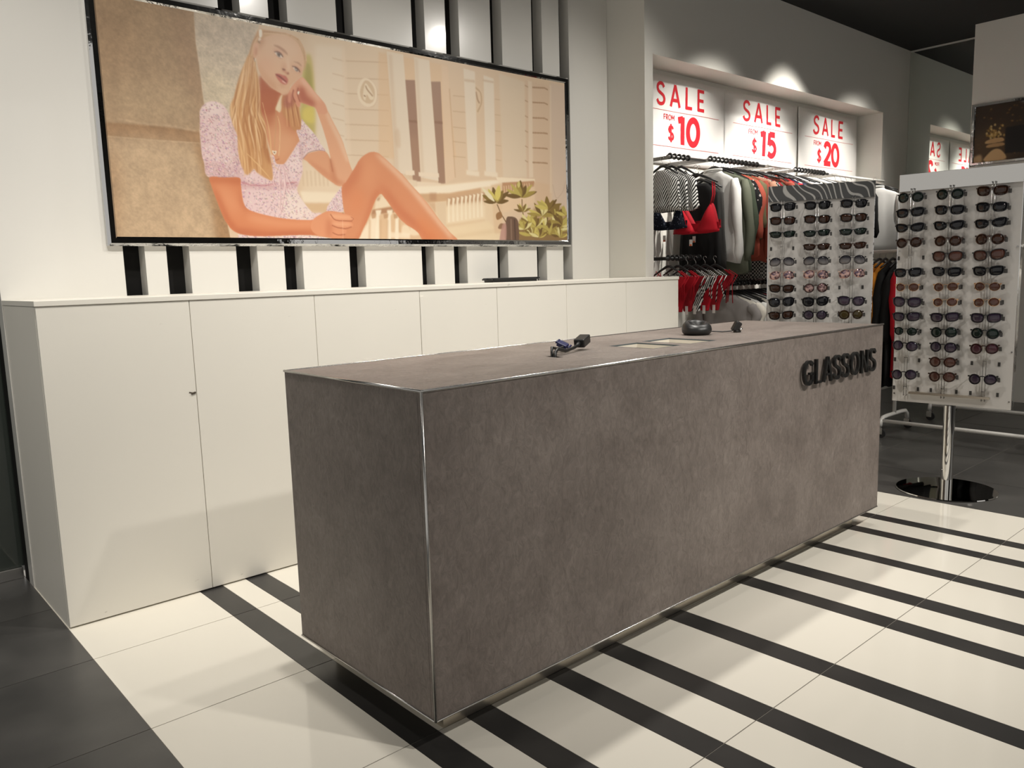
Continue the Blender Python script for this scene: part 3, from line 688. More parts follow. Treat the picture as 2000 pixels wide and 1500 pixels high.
['f',(214,204,140),[(2515,993),(2527,966),(2521,941),(2505,921),(2495,944),(2495,969)],1.2,1,1],
['f',(120,96,44),[(2515,993),(2520,966),(2511,941),(2496,921),(2491,944),(2495,970)],1.2,1,1],
['f',(214,204,140),[(2515,992),(2501,966),(2474,949),(2443,940),(2454,963),(2477,983)],1.2,1,1],
['f',(120,96,44),[(2515,993),(2499,972),(2474,959),(2448,952),(2461,970),(2482,986)],1.2,1,1],
['f',(176,160,80),[(2514,992),(2477,976),(2435,970),(2397,972),(2428,987),(2468,996)],1.2,1,1],
['f',(214,204,140),[(2856,958),(2902,962),(2946,954),(2981,938),(2941,934),(2896,938)],1.2,1,1],
['f',(98,74,36),[(2857,957),(2898,950),(2927,930),(2944,907),(2907,914),(2874,929)],1.2,1,1],
['f',(176,160,80),[(2857,957),(2898,939),(2928,913),(2945,887),(2909,902),(2875,925)],1.2,1,1],
['f',(214,204,140),[(2857,956),(2880,927),(2885,896),(2881,868),(2861,893),(2849,924)],1.2,1,1],
['f',(120,96,44),[(2857,956),(2867,926),(2856,898),(2837,876),(2828,902),(2831,931)],1.2,1,1],
['f',(120,96,44),[(2857,956),(2847,929),(2823,909),(2794,897),(2801,921),(2820,943)],1.2,1,1],
['f',(98,74,36),[(2856,956),(2837,929),(2807,910),(2775,898),(2791,921),(2817,942)],1.2,1,1],
['f',(152,132,62),[(2856,955),(2812,942),(2766,941),(2725,949),(2762,961),(2807,966)],1.2,1,1],
['f',(214,204,140),[(2747,951),(2792,958),(2835,953),(2873,940),(2834,934),(2789,935)],1.2,1,1],
['f',(152,132,62),[(2748,950),(2796,943),(2838,926),(2870,905),(2827,911),(2783,925)],1.2,1,1],
['f',(120,96,44),[(2748,950),(2781,935),(2798,912),(2802,889),(2773,902),(2751,922)],1.2,1,1],
['f',(196,180,92),[(2749,950),(2775,920),(2780,889),(2773,861),(2750,886),(2737,916)],1.2,1,1],
['f',(176,160,80),[(2748,950),(2764,917),(2763,885),(2752,858),(2739,885),(2734,917)],1.2,1,1],
['f',(214,204,140),[(2749,949),(2752,916),(2736,887),(2712,864),(2709,893),(2718,923)],1.2,1,1],
['f',(176,160,80),[(2748,949),(2741,921),(2720,898),(2695,882),(2700,906),(2716,931)],1.2,1,1],
['f',(98,74,36),[(2748,948),(2726,923),(2691,910),(2655,906),(2673,928),(2703,945)],1.2,1,1],
['f',(98,74,36),[(2747,949),(2721,933),(2689,928),(2658,929),(2681,942),(2711,952)],1.2,1,1],
['f',(152,132,62),[(2609,863),(2648,871),(2686,866),(2719,854),(2685,847),(2646,848)],1.2,1,1],
['f',(120,96,44),[(2610,863),(2652,850),(2682,828),(2701,803),(2664,814),(2630,833)],1.2,1,1],
['f',(214,204,140),[(2611,863),(2652,843),(2677,815),(2688,786),(2651,803),(2621,828)],1.2,1,1],
['f',(120,96,44),[(2611,862),(2634,839),(2637,814),(2629,792),(2609,812),(2598,836)],1.2,1,1],
['f',(214,204,140),[(2611,862),(2630,833),(2627,805),(2612,782),(2596,806),(2591,835)],1.2,1,1],
['f',(120,96,44),[(2611,862),(2601,828),(2576,801),(2547,782),(2555,810),(2574,840)],1.2,1,1],
['f',(98,74,36),[(2611,862),(2604,832),(2583,809),(2557,792),(2562,817),(2578,843)],1.2,1,1],
['f',(196,180,92),[(2610,861),(2574,840),(2531,829),(2491,826),(2521,845),(2561,859)],1.2,1,1],
['f',(152,132,62),[(2610,861),(2567,847),(2521,845),(2481,851),(2517,863),(2561,869)],1.2,1,1],
['f',(98,74,36),[(2225,793),(2262,799),(2297,791),(2327,777),(2294,771),(2258,774)],1.2,1,1],
['f',(98,74,36),[(2226,792),(2274,776),(2310,749),(2332,719),(2290,733),(2250,756)],1.2,1,1],
['f',(120,96,44),[(2226,792),(2263,772),(2279,744),(2282,716),(2250,733),(2226,758)],1.2,1,1],
['f',(152,132,62),[(2226,792),(2255,766),(2260,737),(2252,711),(2228,733),(2214,761)],1.2,1,1],
['f',(214,204,140),[(2226,791),(2246,758),(2247,724),(2238,695),(2220,724),(2212,757)],1.2,1,1],
['f',(98,74,36),[(2226,791),(2237,755),(2224,724),(2200,700),(2190,731),(2195,764)],1.2,1,1],
['f',(196,180,92),[(2226,791),(2217,756),(2191,730),(2160,713),(2167,742),(2186,771)],1.2,1,1],
['f',(120,96,44),[(2225,790),(2195,763),(2154,753),(2112,753),(2137,776),(2174,793)],1.2,1,1],
['f',(98,74,36),[(2225,790),(2190,779),(2153,780),(2121,789),(2150,799),(2186,802)],1.2,1,1],
['f',(98,74,36),[(2434,753),(2488,750),(2537,733),(2575,710),(2528,714),(2477,726)],1.2,1,1],
['f',(152,132,62),[(2434,754),(2486,751),(2529,733),(2562,709),(2516,711),(2470,723)],1.2,1,1],
['f',(176,160,80),[(2435,753),(2481,730),(2514,698),(2535,667),(2494,687),(2457,715)],1.2,1,1],
['f',(98,74,36),[(2436,753),(2470,731),(2482,703),(2480,676),(2450,695),(2430,721)],1.2,1,1],
['f',(120,96,44),[(2436,752),(2454,713),(2449,676),(2432,646),(2415,679),(2412,716)],1.2,1,1],
['f',(98,74,36),[(2435,752),(2450,714),(2446,677),(2433,646),(2421,678),(2418,716)],1.2,1,1],
['f',(152,132,62),[(2436,752),(2445,715),(2430,684),(2403,660),(2395,692),(2401,725)],1.2,1,1],
['f',(176,160,80),[(2435,751),(2416,716),(2383,689),(2348,671),(2363,701),(2391,731)],1.2,1,1],
['f',(176,160,80),[(2435,751),(2399,726),(2354,712),(2311,707),(2341,729),(2382,747)],1.2,1,1],
['f',(98,74,36),[(2434,751),(2386,736),(2336,736),(2291,744),(2331,757),(2380,762)],1.2,1,1],
['f',(120,96,44),[(2442,843),(2472,841),(2498,830),(2517,817),(2491,819),(2464,827)],1.2,1,1],
['f',(214,204,140),[(2442,843),(2468,832),(2483,815),(2489,797),(2467,807),(2448,822)],1.2,1,1],
['f',(120,96,44),[(2442,843),(2463,827),(2473,808),(2475,790),(2456,803),(2443,821)],1.2,1,1],
['f',(196,180,92),[(2442,842),(2442,822),(2432,804),(2417,790),(2417,808),(2424,827)],1.2,1,1],
['f',(120,96,44),[(2442,842),(2437,821),(2419,806),(2398,797),(2403,815),(2416,832)],1.2,1,1],
['f',(98,74,36),[(2442,842),(2418,831),(2392,828),(2368,830),(2387,839),(2412,845)],1.2,1,1],
['f',(120,96,44),[(2669,821),(2722,819),(2767,802),(2801,778),(2755,780),(2707,792)],1.2,1,1],
['f',(120,96,44),[(2669,821),(2710,815),(2744,800),(2769,781),(2733,786),(2697,797)],1.2,1,1],
['f',(98,74,36),[(2670,821),(2712,804),(2740,779),(2756,752),(2720,767),(2686,789)],1.2,1,1],
['f',(120,96,44),[(2670,820),(2702,803),(2719,780),(2726,757),(2698,772),(2675,792)],1.2,1,1],
['f',(98,74,36),[(2670,820),(2686,795),(2684,771),(2671,751),(2657,772),(2653,796)],1.2,1,1],
['f',(120,96,44),[(2671,820),(2687,789),(2680,760),(2662,736),(2647,763),(2646,792)],1.2,1,1],
['f',(196,180,92),[(2670,819),(2662,791),(2637,773),(2607,762),(2613,786),(2631,808)],1.2,1,1],
['f',(152,132,62),[(2669,819),(2647,796),(2615,783),(2582,778),(2600,797),(2629,814)],1.2,1,1],
['f',(176,160,80),[(2670,819),(2646,792),(2611,776),(2573,769),(2592,793),(2623,812)],1.2,1,1],
['f',(196,180,92),[(2669,819),(2632,799),(2588,794),(2548,798),(2579,814),(2620,825)],1.2,1,1],
['f',(176,160,80),[(2550,937),(2588,945),(2626,940),(2659,930),(2626,923),(2587,923)],1.2,1,1],
['f',(214,204,140),[(2551,937),(2589,924),(2618,903),(2639,881),(2605,892),(2573,910)],1.2,1,1],
['f',(152,132,62),[(2551,937),(2585,919),(2607,894),(2618,869),(2588,885),(2562,907)],1.2,1,1],
['f',(98,74,36),[(2551,937),(2578,921),(2587,899),(2586,879),(2563,892),(2547,912)],1.2,1,1],
['f',(120,96,44),[(2551,936),(2571,911),(2573,884),(2564,861),(2546,883),(2538,909)],1.2,1,1],
['f',(120,96,44),[(2551,936),(2559,913),(2548,894),(2529,880),(2521,900),(2525,920)],1.2,1,1],
['f',(196,180,92),[(2551,936),(2559,913),(2547,895),(2527,881),(2521,901),(2525,921)],1.2,1,1],
['f',(152,132,62),[(2551,935),(2536,915),(2511,904),(2484,901),(2496,919),(2517,933)],1.2,1,1],
['f',(176,160,80),[(2550,935),(2524,917),(2490,910),(2458,909),(2481,925),(2511,936)],1.2,1,1],
['f',(176,160,80),[(2550,935),(2515,921),(2476,917),(2441,920),(2470,933),(2508,941)],1.2,1,1],
['f',(214,204,140),[(2796,925),(2848,933),(2898,925),(2940,908),(2894,901),(2843,904)],1.2,1,1],
['f',(196,180,92),[(2797,925),(2837,919),(2868,902),(2888,881),(2852,886),(2818,899)],1.2,1,1],
['f',(120,96,44),[(2797,925),(2839,905),(2862,878),(2870,849),(2834,865),(2804,890)],1.2,1,1],
['f',(176,160,80),[(2797,924),(2839,903),(2865,874),(2879,844),(2843,863),(2811,889)],1.2,1,1],
['f',(176,160,80),[(2797,924),(2811,892),(2807,861),(2794,835),(2781,862),(2779,893)],1.2,1,1],
['f',(120,96,44),[(2797,924),(2809,889),(2801,857),(2783,831),(2772,860),(2773,893)],1.2,1,1],
['f',(120,96,44),[(2797,923),(2800,896),(2786,874),(2764,857),(2761,880),(2769,904)],1.2,1,1],
['f',(98,74,36),[(2797,923),(2787,890),(2759,867),(2725,852),(2733,880),(2755,906)],1.2,1,1],
['f',(152,132,62),[(2797,922),(2767,898),(2728,889),(2688,890),(2713,911),(2748,925)],1.2,1,1],
['f',(98,74,36),[(2796,923),(2762,910),(2727,911),(2696,920),(2724,931),(2759,935)],1.2,1,1],
['f',(120,96,44),[(2675,985),(2705,991),(2733,986),(2756,975),(2730,969),(2701,970)],1.2,1,1],
['f',(152,132,62),[(2676,984),(2718,982),(2754,969),(2781,951),(2744,953),(2706,962)],1.2,1,1],
['f',(152,132,62),[(2676,984),(2714,971),(2740,949),(2754,925),(2721,937),(2691,955)],1.2,1,1],
['f',(152,132,62),[(2676,984),(2697,965),(2703,944),(2701,924),(2683,940),(2672,960)],1.2,1,1],
['f',(176,160,80),[(2676,984),(2699,959),(2710,931),(2712,906),(2692,927),(2677,954)],1.2,1,1],
['f',(176,160,80),[(2677,983),(2682,958),(2671,937),(2650,922),(2645,943),(2650,965)],1.2,1,1],
['f',(176,160,80),[(2676,983),(2670,953),(2649,930),(2621,914),(2626,940),(2642,965)],1.2,1,1],
['f',(152,132,62),[(2676,983),(2668,962),(2648,949),(2624,942),(2631,959),(2646,975)],1.2,1,1],
['f',(176,160,80),[(2676,983),(2652,960),(2619,947),(2587,940),(2607,959),(2636,976)],1.2,1,1],
['f',(120,96,44),[(2675,982),(2647,970),(2617,970),(2590,977),(2614,987),(2643,992)],1.2,1,1],
['f',(120,96,44),[(2449,955),(2475,957),(2496,948),(2512,935),(2489,933),(2465,938)],1.2,1,1],
['f',(214,204,140),[(2449,955),(2483,946),(2508,929),(2523,909),(2493,916),(2465,930)],1.2,1,1],
['f',(98,74,36),[(2449,954),(2473,938),(2486,918),(2491,899),(2471,913),(2454,931)],1.2,1,1],
['f',(176,160,80),[(2450,954),(2462,934),(2461,914),(2452,897),(2441,914),(2437,934)],1.2,1,1],
['f',(152,132,62),[(2450,954),(2462,936),(2459,918),(2449,903),(2438,919),(2435,937)],1.2,1,1],
['f',(176,160,80),[(2450,954),(2449,929),(2435,909),(2416,894),(2416,915),(2425,937)],1.2,1,1],
['f',(176,160,80),[(2449,953),(2426,934),(2397,925),(2367,922),(2386,938),(2413,951)],1.2,1,1],
['f',(214,204,140),[(2449,953),(2428,942),(2404,940),(2382,943),(2399,952),(2422,958)],1.2,1,1],
['f',(98,74,36),[(2834,857),(2864,858),(2891,851),(2912,841),(2887,839),(2859,843)],1.2,1,1],
['f',(120,96,44),[(2835,857),(2865,855),(2887,842),(2900,826),(2873,828),(2848,837)],1.2,1,1],
['f',(176,160,80),[(2835,857),(2862,841),(2878,821),(2886,801),(2863,815),(2843,833)],1.2,1,1],
['f',(176,160,80),[(2835,856),(2840,831),(2832,807),(2819,788),(2814,810),(2817,834)],1.2,1,1],
['f',(176,160,80),[(2835,856),(2837,831),(2824,809),(2804,793),(2801,815),(2809,838)],1.2,1,1],
['f',(120,96,44),[(2835,856),(2820,840),(2797,832),(2774,830),(2786,843),(2806,854)],1.2,1,1],
['f',(196,180,92),[(2834,855),(2808,839),(2775,833),(2743,834),(2766,849),(2796,858)],1.2,1,1],
['f',(196,180,92),[(2582,1002),(2612,1003),(2636,994),(2653,980),(2627,978),(2601,984)],1.2,1,1],
['f',(120,96,44),[(2582,1001),(2617,993),(2647,979),(2669,962),(2638,969),(2607,981)],1.2,1,1],
['f',(152,132,62),[(2583,1001),(2613,989),(2630,969),(2638,949),(2612,960),(2590,977)],1.2,1,1],
['f',(98,74,36),[(2583,1001),(2604,981),(2614,958),(2614,937),(2595,954),(2582,976)],1.2,1,1],
['f',(176,160,80),[(2583,1001),(2589,978),(2582,957),(2569,941),(2564,960),(2566,981)],1.2,1,1],
['f',(196,180,92),[(2583,1000),(2581,981),(2565,968),(2544,960),(2545,977),(2556,993)],1.2,1,1],
['f',(98,74,36),[(2582,1000),(2564,985),(2540,978),(2516,976),(2531,989),(2553,999)],1.2,1,1],
['f',(214,204,140),[(2582,1000),(2556,983),(2523,975),(2493,975),(2515,989),(2545,1000)],1.2,1,1],
['f',(196,180,92),[(2770,1000),(2806,1002),(2838,993),(2862,978),(2831,976),(2797,982)],1.2,1,1],
['f',(152,132,62),[(2770,1000),(2800,999),(2824,989),(2842,976),(2816,976),(2789,983)],1.2,1,1],
['f',(176,160,80),[(2771,999),(2794,985),(2802,966),(2800,948),(2780,961),(2766,978)],1.2,1,1],
['f',(120,96,44),[(2771,999),(2789,978),(2790,956),(2782,937),(2766,955),(2758,976)],1.2,1,1],
['f',(214,204,140),[(2771,999),(2779,974),(2775,951),(2765,931),(2757,952),(2756,976)],1.2,1,1],
['f',(176,160,80),[(2770,999),(2765,978),(2749,961),(2730,949),(2734,967),(2746,985)],1.2,1,1],
['f',(176,160,80),[(2770,998),(2754,982),(2730,976),(2706,976),(2719,990),(2740,1000)],1.2,1,1],
['f',(98,74,36),[(2770,998),(2748,985),(2721,981),(2696,982),(2714,993),(2739,1001)],1.2,1,1],
['f',(222,212,176),[(2210,787),(2186,751),(2149,725),(2111,707),(2131,738),(2162,768)],1.2,1,1],
['f',(206,190,96),[(2232,780),(2259,748),(2261,716),(2249,687),(2225,714),(2214,746)],1.2,1,1],
['f',(140,100,62),[(2256,847),(2224,858),(2217,877),(2226,898),(2255,889),(2271,873)],1.2,1,1],
['f',(134,98,72),[(2286,924),(2256,919),(2239,931),(2232,950),(2258,955),(2280,949)],1.2,1,1],
['f',(200,186,110),[(2415,694),(2429,679),(2429,664),(2420,651),(2408,664),(2403,679)],1.2,1,1],
['f',(96,72,58),[(2301,894),(2342,875),(2390,888),(2405,931),(2396,1034),(2293,1035)],1.5,1,1],
['l',12,(132,106,88),[(2342,889),(2342,1027)],2,0.8,1],
['l',9,(58,42,34),[(2372,892),(2375,1026)],2,0.8,1],
['f',(176,132,120),[(2266,933),(2300,925),(2291,1035),(2240,1035)],3,0.9,1],
['f',(212,150,112),[(923,616),(971,587),(1049,571),(1082,615),(1087,667),(1125,602),(1195,660),(1206,681),(1165,737),(1140,746),(1103,740),(1017,687),(951,635)],2,1,1],
['n','farm',[(1011,349),(1048,325),(1075,357),(1123,440),(1161,515),(1197,628),(1210,675),(1179,720),(1140,746),(1098,735),(1083,678),(1082,605),(1069,533),(1045,447),(1021,378)],1.5,1],
['f',(216,158,122),[(1011,349),(1048,325),(1075,357),(1123,440),(1161,515),(1197,628),(1210,675),(1179,720),(1140,746),(1098,735),(1083,678),(1082,605),(1069,533),(1045,447),(1021,378)],1.5,1,1],
['f',(226,186,154),[(1075,362),(1123,445),(1161,515),(1192,607),(1173,609),(1131,512),(1077,408)],7,0.8,1,'farm'],
['f',(190,118,82),[(1082,605),(1098,645),(1117,718),(1140,738),(1092,730),(1080,678)],9,0.8,1],
['l',6,(168,96,66),[(1081,610),(1086,646),(1091,677)],3,0.8,1],
['f',(198,128,92),[(951,624),(1023,687),(1116,734),(1140,743),(1166,726),(1106,708),(1031,660)],8,0.6,1],
['n','chest',[(716,310),(913,286),(899,397),(904,486),(914,541),(819,656),(775,657),(757,618),(732,512),(707,417)],2,0],
['f',(204,138,98),[(716,310),(913,286),(899,397),(904,486),(914,541),(819,656),(775,657),(757,618),(732,512),(707,417)],2,1,0],
['f',(166,84,54),[(722,242),(773,285),(823,305),(858,315),(822,322),(794,384),(783,412),(718,419),(711,344)],8,0.95,1],
['f',(172,94,60),[(714,334),(827,321),(796,373),(787,423),(756,476),(736,463),(709,393)],14,0.75,1],
['f',(214,156,116),[(765,499),(874,514),(894,548),(815,644),(774,607)],22,0.8,1],
['f',(186,112,76),[(829,375),(884,378),(899,482),(844,467)],14,0.7,1],
['f',(226,204,168),[(829,319),(836,324),(830,369),(816,403),(800,398),(791,391),(810,353)],2,1,1],
['f',(232,214,184),[(821,331),(829,330),(814,382),(801,387)],5,0.7,1],
['n','hairR',[(838,319),(914,345),(921,404),(928,469),(898,489),(871,474),(857,441),(827,404)],3,1],
['f',(190,130,84),[(838,319),(914,345),(921,404),(928,469),(898,489),(871,474),(857,441),(827,404)],3,1,1],
['l',[3,5,2],(222,176,122),[(846,333),(849,402),(849,471)],1.2,0.8,1],
['l',[3,5,2],(150,92,56),[(854,336),(858,401),(860,470)],1.2,0.8,1],
['l',[3,5,2],(204,150,98),[(863,339),(867,400),(871,469)],1.2,0.8,1],
['l',[3,5,2],(222,176,122),[(871,342),(876,399),(881,468)],1.2,0.8,1],
['l',[3,5,2],(150,92,56),[(880,345),(885,398),(892,467)],1.2,0.8,1],
['l',[3,5,2],(204,150,98),[(889,348),(894,397),(903,466)],1.2,0.8,1],
['l',[3,5,2],(222,176,122),[(897,351),(903,396),(914,465)],1.2,0.8,1],
['l',[3,5,2],(150,92,56),[(906,354),(912,395),(924,464)],1.2,0.8,1],
['l',[3,5,2],(204,150,98),[(915,357),(921,394),(935,463)],1.2,0.8,1],
['l',3,(190,150,100),[(793,379),(790,457),(770,588)],0.8,0.7,1],
['l',3.5,(226,190,140),[(801,422),(810,470),(804,545),(792,616)],0.8,0.9,1],
['f',(236,222,196),[(760,593),(772,595),(782,593),(779,606),(770,613),(762,604)],0.8,1,1],
['f',(120,80,60),[(766,599),(772,600),(776,598),(771,607)],0.7,1,1],
['l',4,(160,90,60),[(763,635),(780,637),(794,629)],1.2,0.8,1],
['n','bod',[(579,479),(607,571),(691,633),(760,613),(776,652),(803,657),(825,648),(862,600),(912,536),(918,576),(919,637),(918,688),(891,751),(883,782),(908,832),(962,890),(1009,891),(971,934),(811,927),(702,915),(608,892),(588,815),(579,733)],1.5,1],
['f',(222,194,194),[(579,479),(607,571),(691,633),(760,613),(776,652),(803,657),(825,648),(862,600),(912,536),(918,576),(919,637),(918,688),(891,751),(883,782),(908,832),(962,890),(1009,891),(971,934),(811,927),(702,915),(608,892),(588,815),(579,733)],1.5,1,1],
['n','slR',[(899,484),(922,475),(931,426),(947,442),(996,488),(1033,541),(1055,570),(1007,571),(954,588),(923,621),(917,586),(912,531)],1.5,1],
['f',(222,196,194),[(899,484),(922,475),(931,426),(947,442),(996,488),(1033,541),(1055,570),(1007,571),(954,588),(923,621),(917,586),(912,531)],1.5,1,1],
['n','slL',[(415,435),(442,404),(482,390),(530,404),(556,452),(577,507),(582,602),(586,713),(579,735),(503,737),(434,741),(416,723),(414,681),(406,635),(406,551),(410,477)],1.5,1],
['f',(220,192,190),[(415,435),(442,404),(482,390),(530,404),(556,452),(577,507),(582,602),(586,713),(579,735),(503,737),(434,741),(416,723),(414,681),(406,635),(406,551),(410,477)],1.5,1,1],
['n','hem',[(553,1004),(620,1011),(749,1014),(862,1006),(948,1007),(1109,1027),(1108,1043),(555,1046)],1.5,0],
['f',(228,210,204),[(553,1004),(620,1011),(749,1014),(862,1006),(948,1007),(1109,1027),(1108,1043),(555,1046)],1.5,1,0],
['n','flap',[(1139,751),(1139,807),(1143,882),(1039,885),(1047,858),(1094,798)],1,0],
['f',(220,196,196),[(1139,751),(1139,807),(1143,882),(1039,885),(1047,858),(1094,798)],1,1,0],
['f',(232,214,208),[(427,411),(482,388),(529,408),(501,449),(443,450)],12,0.7,1,'slL'],
['f',(196,160,162),[(564,480),(585,526),(586,713),(555,720),(559,604)],12,0.6,1,'slL'],
['f',(196,158,160),[(415,676),(513,674),(581,718),(574,738),(433,746)],12,0.6,1,'slL'],
['f',(200,166,166),[(408,496),(430,493),(415,728),(404,635)],10,0.4,1,'slL'],
['f',(232,218,206),[(820,795),(883,782),(968,892),(954,924),(800,922)],22,0.7,1,'bod'],
['f',(196,150,154),[(583,752),(714,760),(824,744),(886,741),(885,761),(712,780),(592,776)],8,0.75,1,'bod'],
['f',(188,146,150),[(584,670),(601,717),(600,873),(619,897),(583,815)],14,0.6,1,'bod'],
['f',(232,212,208),[(831,653),(903,577),(915,647),(872,701)],14,0.6,1,'bod'],
['f',(190,150,152),[(912,531),(926,575),(926,626),(914,622)],6,0.6,1],
['f',(236,222,214),[(931,433),(996,488),(1044,556),(999,518),(946,462)],6,0.6,1,'slR'],
['s','slL',420,(172,132,144),7,1],
['s','slL',210,(236,216,214),6,21],
['s','slL',84,(136,98,116),5,41],
['s','bod',560,(172,132,144),7,2],
['s','bod',280,(236,216,214),6,22],
['s','bod',112,(136,98,116),5,42],
['s','slR',110,(172,132,144),7,3],
['s','slR',55,(236,216,214),6,23],
['s','slR',22,(136,98,116),5,43],
['s','hem',90,(172,132,144),7,4],
['s','hem',45,(236,216,214),6,24],
['s','hem',18,(136,98,116),5,44],
['s','flap',70,(172,132,144),7,5],
['s','flap',35,(236,216,214),6,25],
['s','flap',14,(136,98,116),5,45],
['l',4,(150,100,104),[(434,741),(503,738),(579,736)],1,0.8,1],
['l',3,(140,100,108),[(923,621),(960,588),(1007,572),(1055,571)],1,0.8,1],
['l',3,(150,104,110),[(944,528),(977,510),(1006,500)],1,0.5,1],
['l',5,(184,110,120),[(588,756),(639,766),(713,764),(768,752)],2,0.7,1],
['l',5,(176,100,112),[(824,749),(883,741)],2,0.6,1],
['l',5,(236,208,206),[(792,658),(766,707),(755,748),(773,767),(794,735),(792,685)],0.8,1,1],
['l',2,(164,110,120),[(794,659),(769,708),(758,749),(775,768),(797,737),(795,687)],0.8,0.8,1],
['l',5,(236,208,206),[(803,657),(816,699),(813,780),(794,856),(779,902)],0.8,1,1],
['l',2,(164,110,120),[(805,659),(819,700),(816,781),(796,858),(782,904)],0.8,0.8,1],
['l',5,(236,208,206),[(808,659),(827,703),(841,743),(853,775)],0.8,1,1],
['l',2,(164,110,120),[(811,661),(830,705),(844,744),(855,777)],0.8,0.8,1],
['l',5,(236,208,206),[(814,657),(834,683),(830,698)],0.8,1,1],
['l',2,(164,110,120),[(816,658),(837,684),(833,700)],0.8,0.8,1],
['l',5,(236,208,206),[(800,660),(788,706),(788,786),(778,882)],0.8,1,1],
['l',2,(164,110,120),[(802,661),(791,707),(791,787),(781,884)],0.8,0.8,1],
['l',5,(236,208,206),[(816,704),(822,774),(842,804)],0.8,1,1],
['l',2,(164,110,120),[(819,705),(825,776),(845,805)],0.8,0.8,1],
['n','arm',[(434,742),(503,739),(579,736),(585,766),(588,815),(595,858),(619,887),(703,909),(811,924),(960,926),(1021,891),(1064,879),(1131,887),(1192,902),(1200,918),(1190,934),(1192,956),(1156,968),(1148,995),(1131,1027),(1097,1027),(1055,1017),(948,1005),(833,1006),(695,1012),(620,1011),(559,1001),(519,978),(488,930),(464,858),(444,792)],1.5,1],
['f',(206,124,82),[(434,742),(503,739),(579,736),(585,766),(588,815),(595,858),(619,887),(703,909),(811,924),(960,926),(1021,891),(1064,879),(1131,887),(1192,902),(1200,918),(1190,934),(1192,956),(1156,968),(1148,995),(1131,1027),(1097,1027),(1055,1017),(948,1005),(833,1006),(695,1012),(620,1011),(559,1001),(519,978),(488,930),(464,858),(444,792)],1.5,1,1],
['f',(180,92,56),[(434,743),(584,736),(587,766),(506,765),(442,764)],12,0.7,1,'arm'],
['f',(222,150,108),[(455,787),(520,779),(560,845),(583,888),(525,904),(489,857)],26,0.6,1,'arm'],
['f',(178,88,54),[(445,783),(464,858),(493,934),(524,982),(558,1006),(550,977),(509,915),(472,820)],12,0.7,1,'arm'],
['f',(176,88,56),[(560,977),(697,990),(835,983),(950,986),(948,1007),(695,1015),(558,1011)],12,0.7,1,'arm'],
['f',(188,104,68),[(577,767),(591,854),(619,887),(598,893),(570,854)],10,0.6,1,'arm'],
['f',(228,160,118),[(628,911),(810,937),(959,934),(951,960),(780,963),(626,941)],16,0.6,1,'arm'],
['n','leg',[(1141,752),(1173,717),(1211,666),(1255,607),(1292,574),(1334,556),(1375,557),(1411,577),(1474,623),(1529,662),(1594,722),(1651,771),(1714,834),(1777,906),(1848,975),(1909,1038),(1682,1039),(1619,982),(1543,939),(1496,904),(1442,839),(1407,797),(1385,777),(1361,791),(1336,831),(1310,882),(1269,952),(1205,1041),(1122,1041),(1139,973),(1148,898),(1140,823)],1.5,1],
['f',(206,132,92),[(1141,752),(1173,717),(1211,666),(1255,607),(1292,574),(1334,556),(1375,557),(1411,577),(1474,623),(1529,662),(1594,722),(1651,771),(1714,834),(1777,906),(1848,975),(1909,1038),(1682,1039),(1619,982),(1543,939),(1496,904),(1442,839),(1407,797),(1385,777),(1361,791),(1336,831),(1310,882),(1269,952),(1205,1041),(1122,1041),(1139,973),(1148,898),(1140,823)],1.5,1,1],
['f',(186,98,64),[(1365,722),(1400,767),(1452,835),(1515,904),(1620,974),(1687,1039),(1760,1038),(1637,937),(1518,848),(1437,765)],18,0.7,1,'leg'],
['f',(190,104,70),[(1141,752),(1211,666),(1264,603),(1269,666),(1201,753),(1154,808)],20,0.7,1,'leg'],
['f',(228,190,160),[(1357,562),(1411,581),(1529,666),(1651,775),(1777,906),(1868,1000),(1836,1000),(1706,875),(1573,743),(1463,651),(1391,598)],12,0.8,1,'leg'],
['f',(218,146,104),[(1267,629),(1333,583),(1371,622),(1348,708),(1282,749)],34,0.7,1,'leg'],
['f',(190,102,66),[(1331,839),(1361,791),(1381,775),(1363,753),(1319,801),(1246,964),(1196,1041),(1227,1041),(1288,936)],12,0.55,1,'leg'],
['f',(214,128,84),[(1178,784),(1259,758),(1276,841),(1192,897)],30,0.6,1,'leg'],
['f',(210,122,74),[(1614,893),(1713,936),(1813,1038),(1682,1039)],26,0.6,1,'leg'],
['n','hnd',[(960,926),(1015,893),(1064,881),(1137,890),(1189,901),(1201,915),(1187,928),(1128,926),(1190,937),(1192,956),(1156,966),(1101,962),(1150,973),(1147,994),(1111,1002),(1132,1011),(1128,1027),(1084,1027),(1037,1012),(978,1002),(945,971)],1.2,1],
['f',(216,142,102),[(960,926),(1015,893),(1064,881),(1137,890),(1189,901),(1201,915),(1187,928),(1128,926),(1190,937),(1192,956),(1156,966),(1101,962),(1150,973),(1147,994),(1111,1002),(1132,1011),(1128,1027),(1084,1027),(1037,1012),(978,1002),(945,971)],1.2,1,1],
['f',(230,168,128),[(1063,895),(1167,900),(1191,915),(1128,920),(1074,916)],6,0.7,1,'hnd'],
['f',(230,168,128),[(1066,937),(1165,938),(1182,951),(1102,955)],6,0.7,1,'hnd'],
['l',5,(158,82,54),[(1063,895),(1085,921),(1122,927),(1193,927)],1.2,0.85,1],
['l',5,(158,82,54),[(1068,953),(1101,964),(1150,968),(1188,959)],1.2,0.85,1],
['l',5,(158,82,54),[(1069,990),(1099,1001),(1145,999)],1.2,0.85,1],
['f',(186,104,70),[(1043,922),(1071,948),(1062,1006),(1031,1007)],10,0.5,1,'hnd'],
['l',3,(150,76,50),[(1185,905),(1201,915),(1190,926)],1,0.7,1],
['l',3,(236,190,160),[(1134,925),(1131,1027)],1,0.6,0],
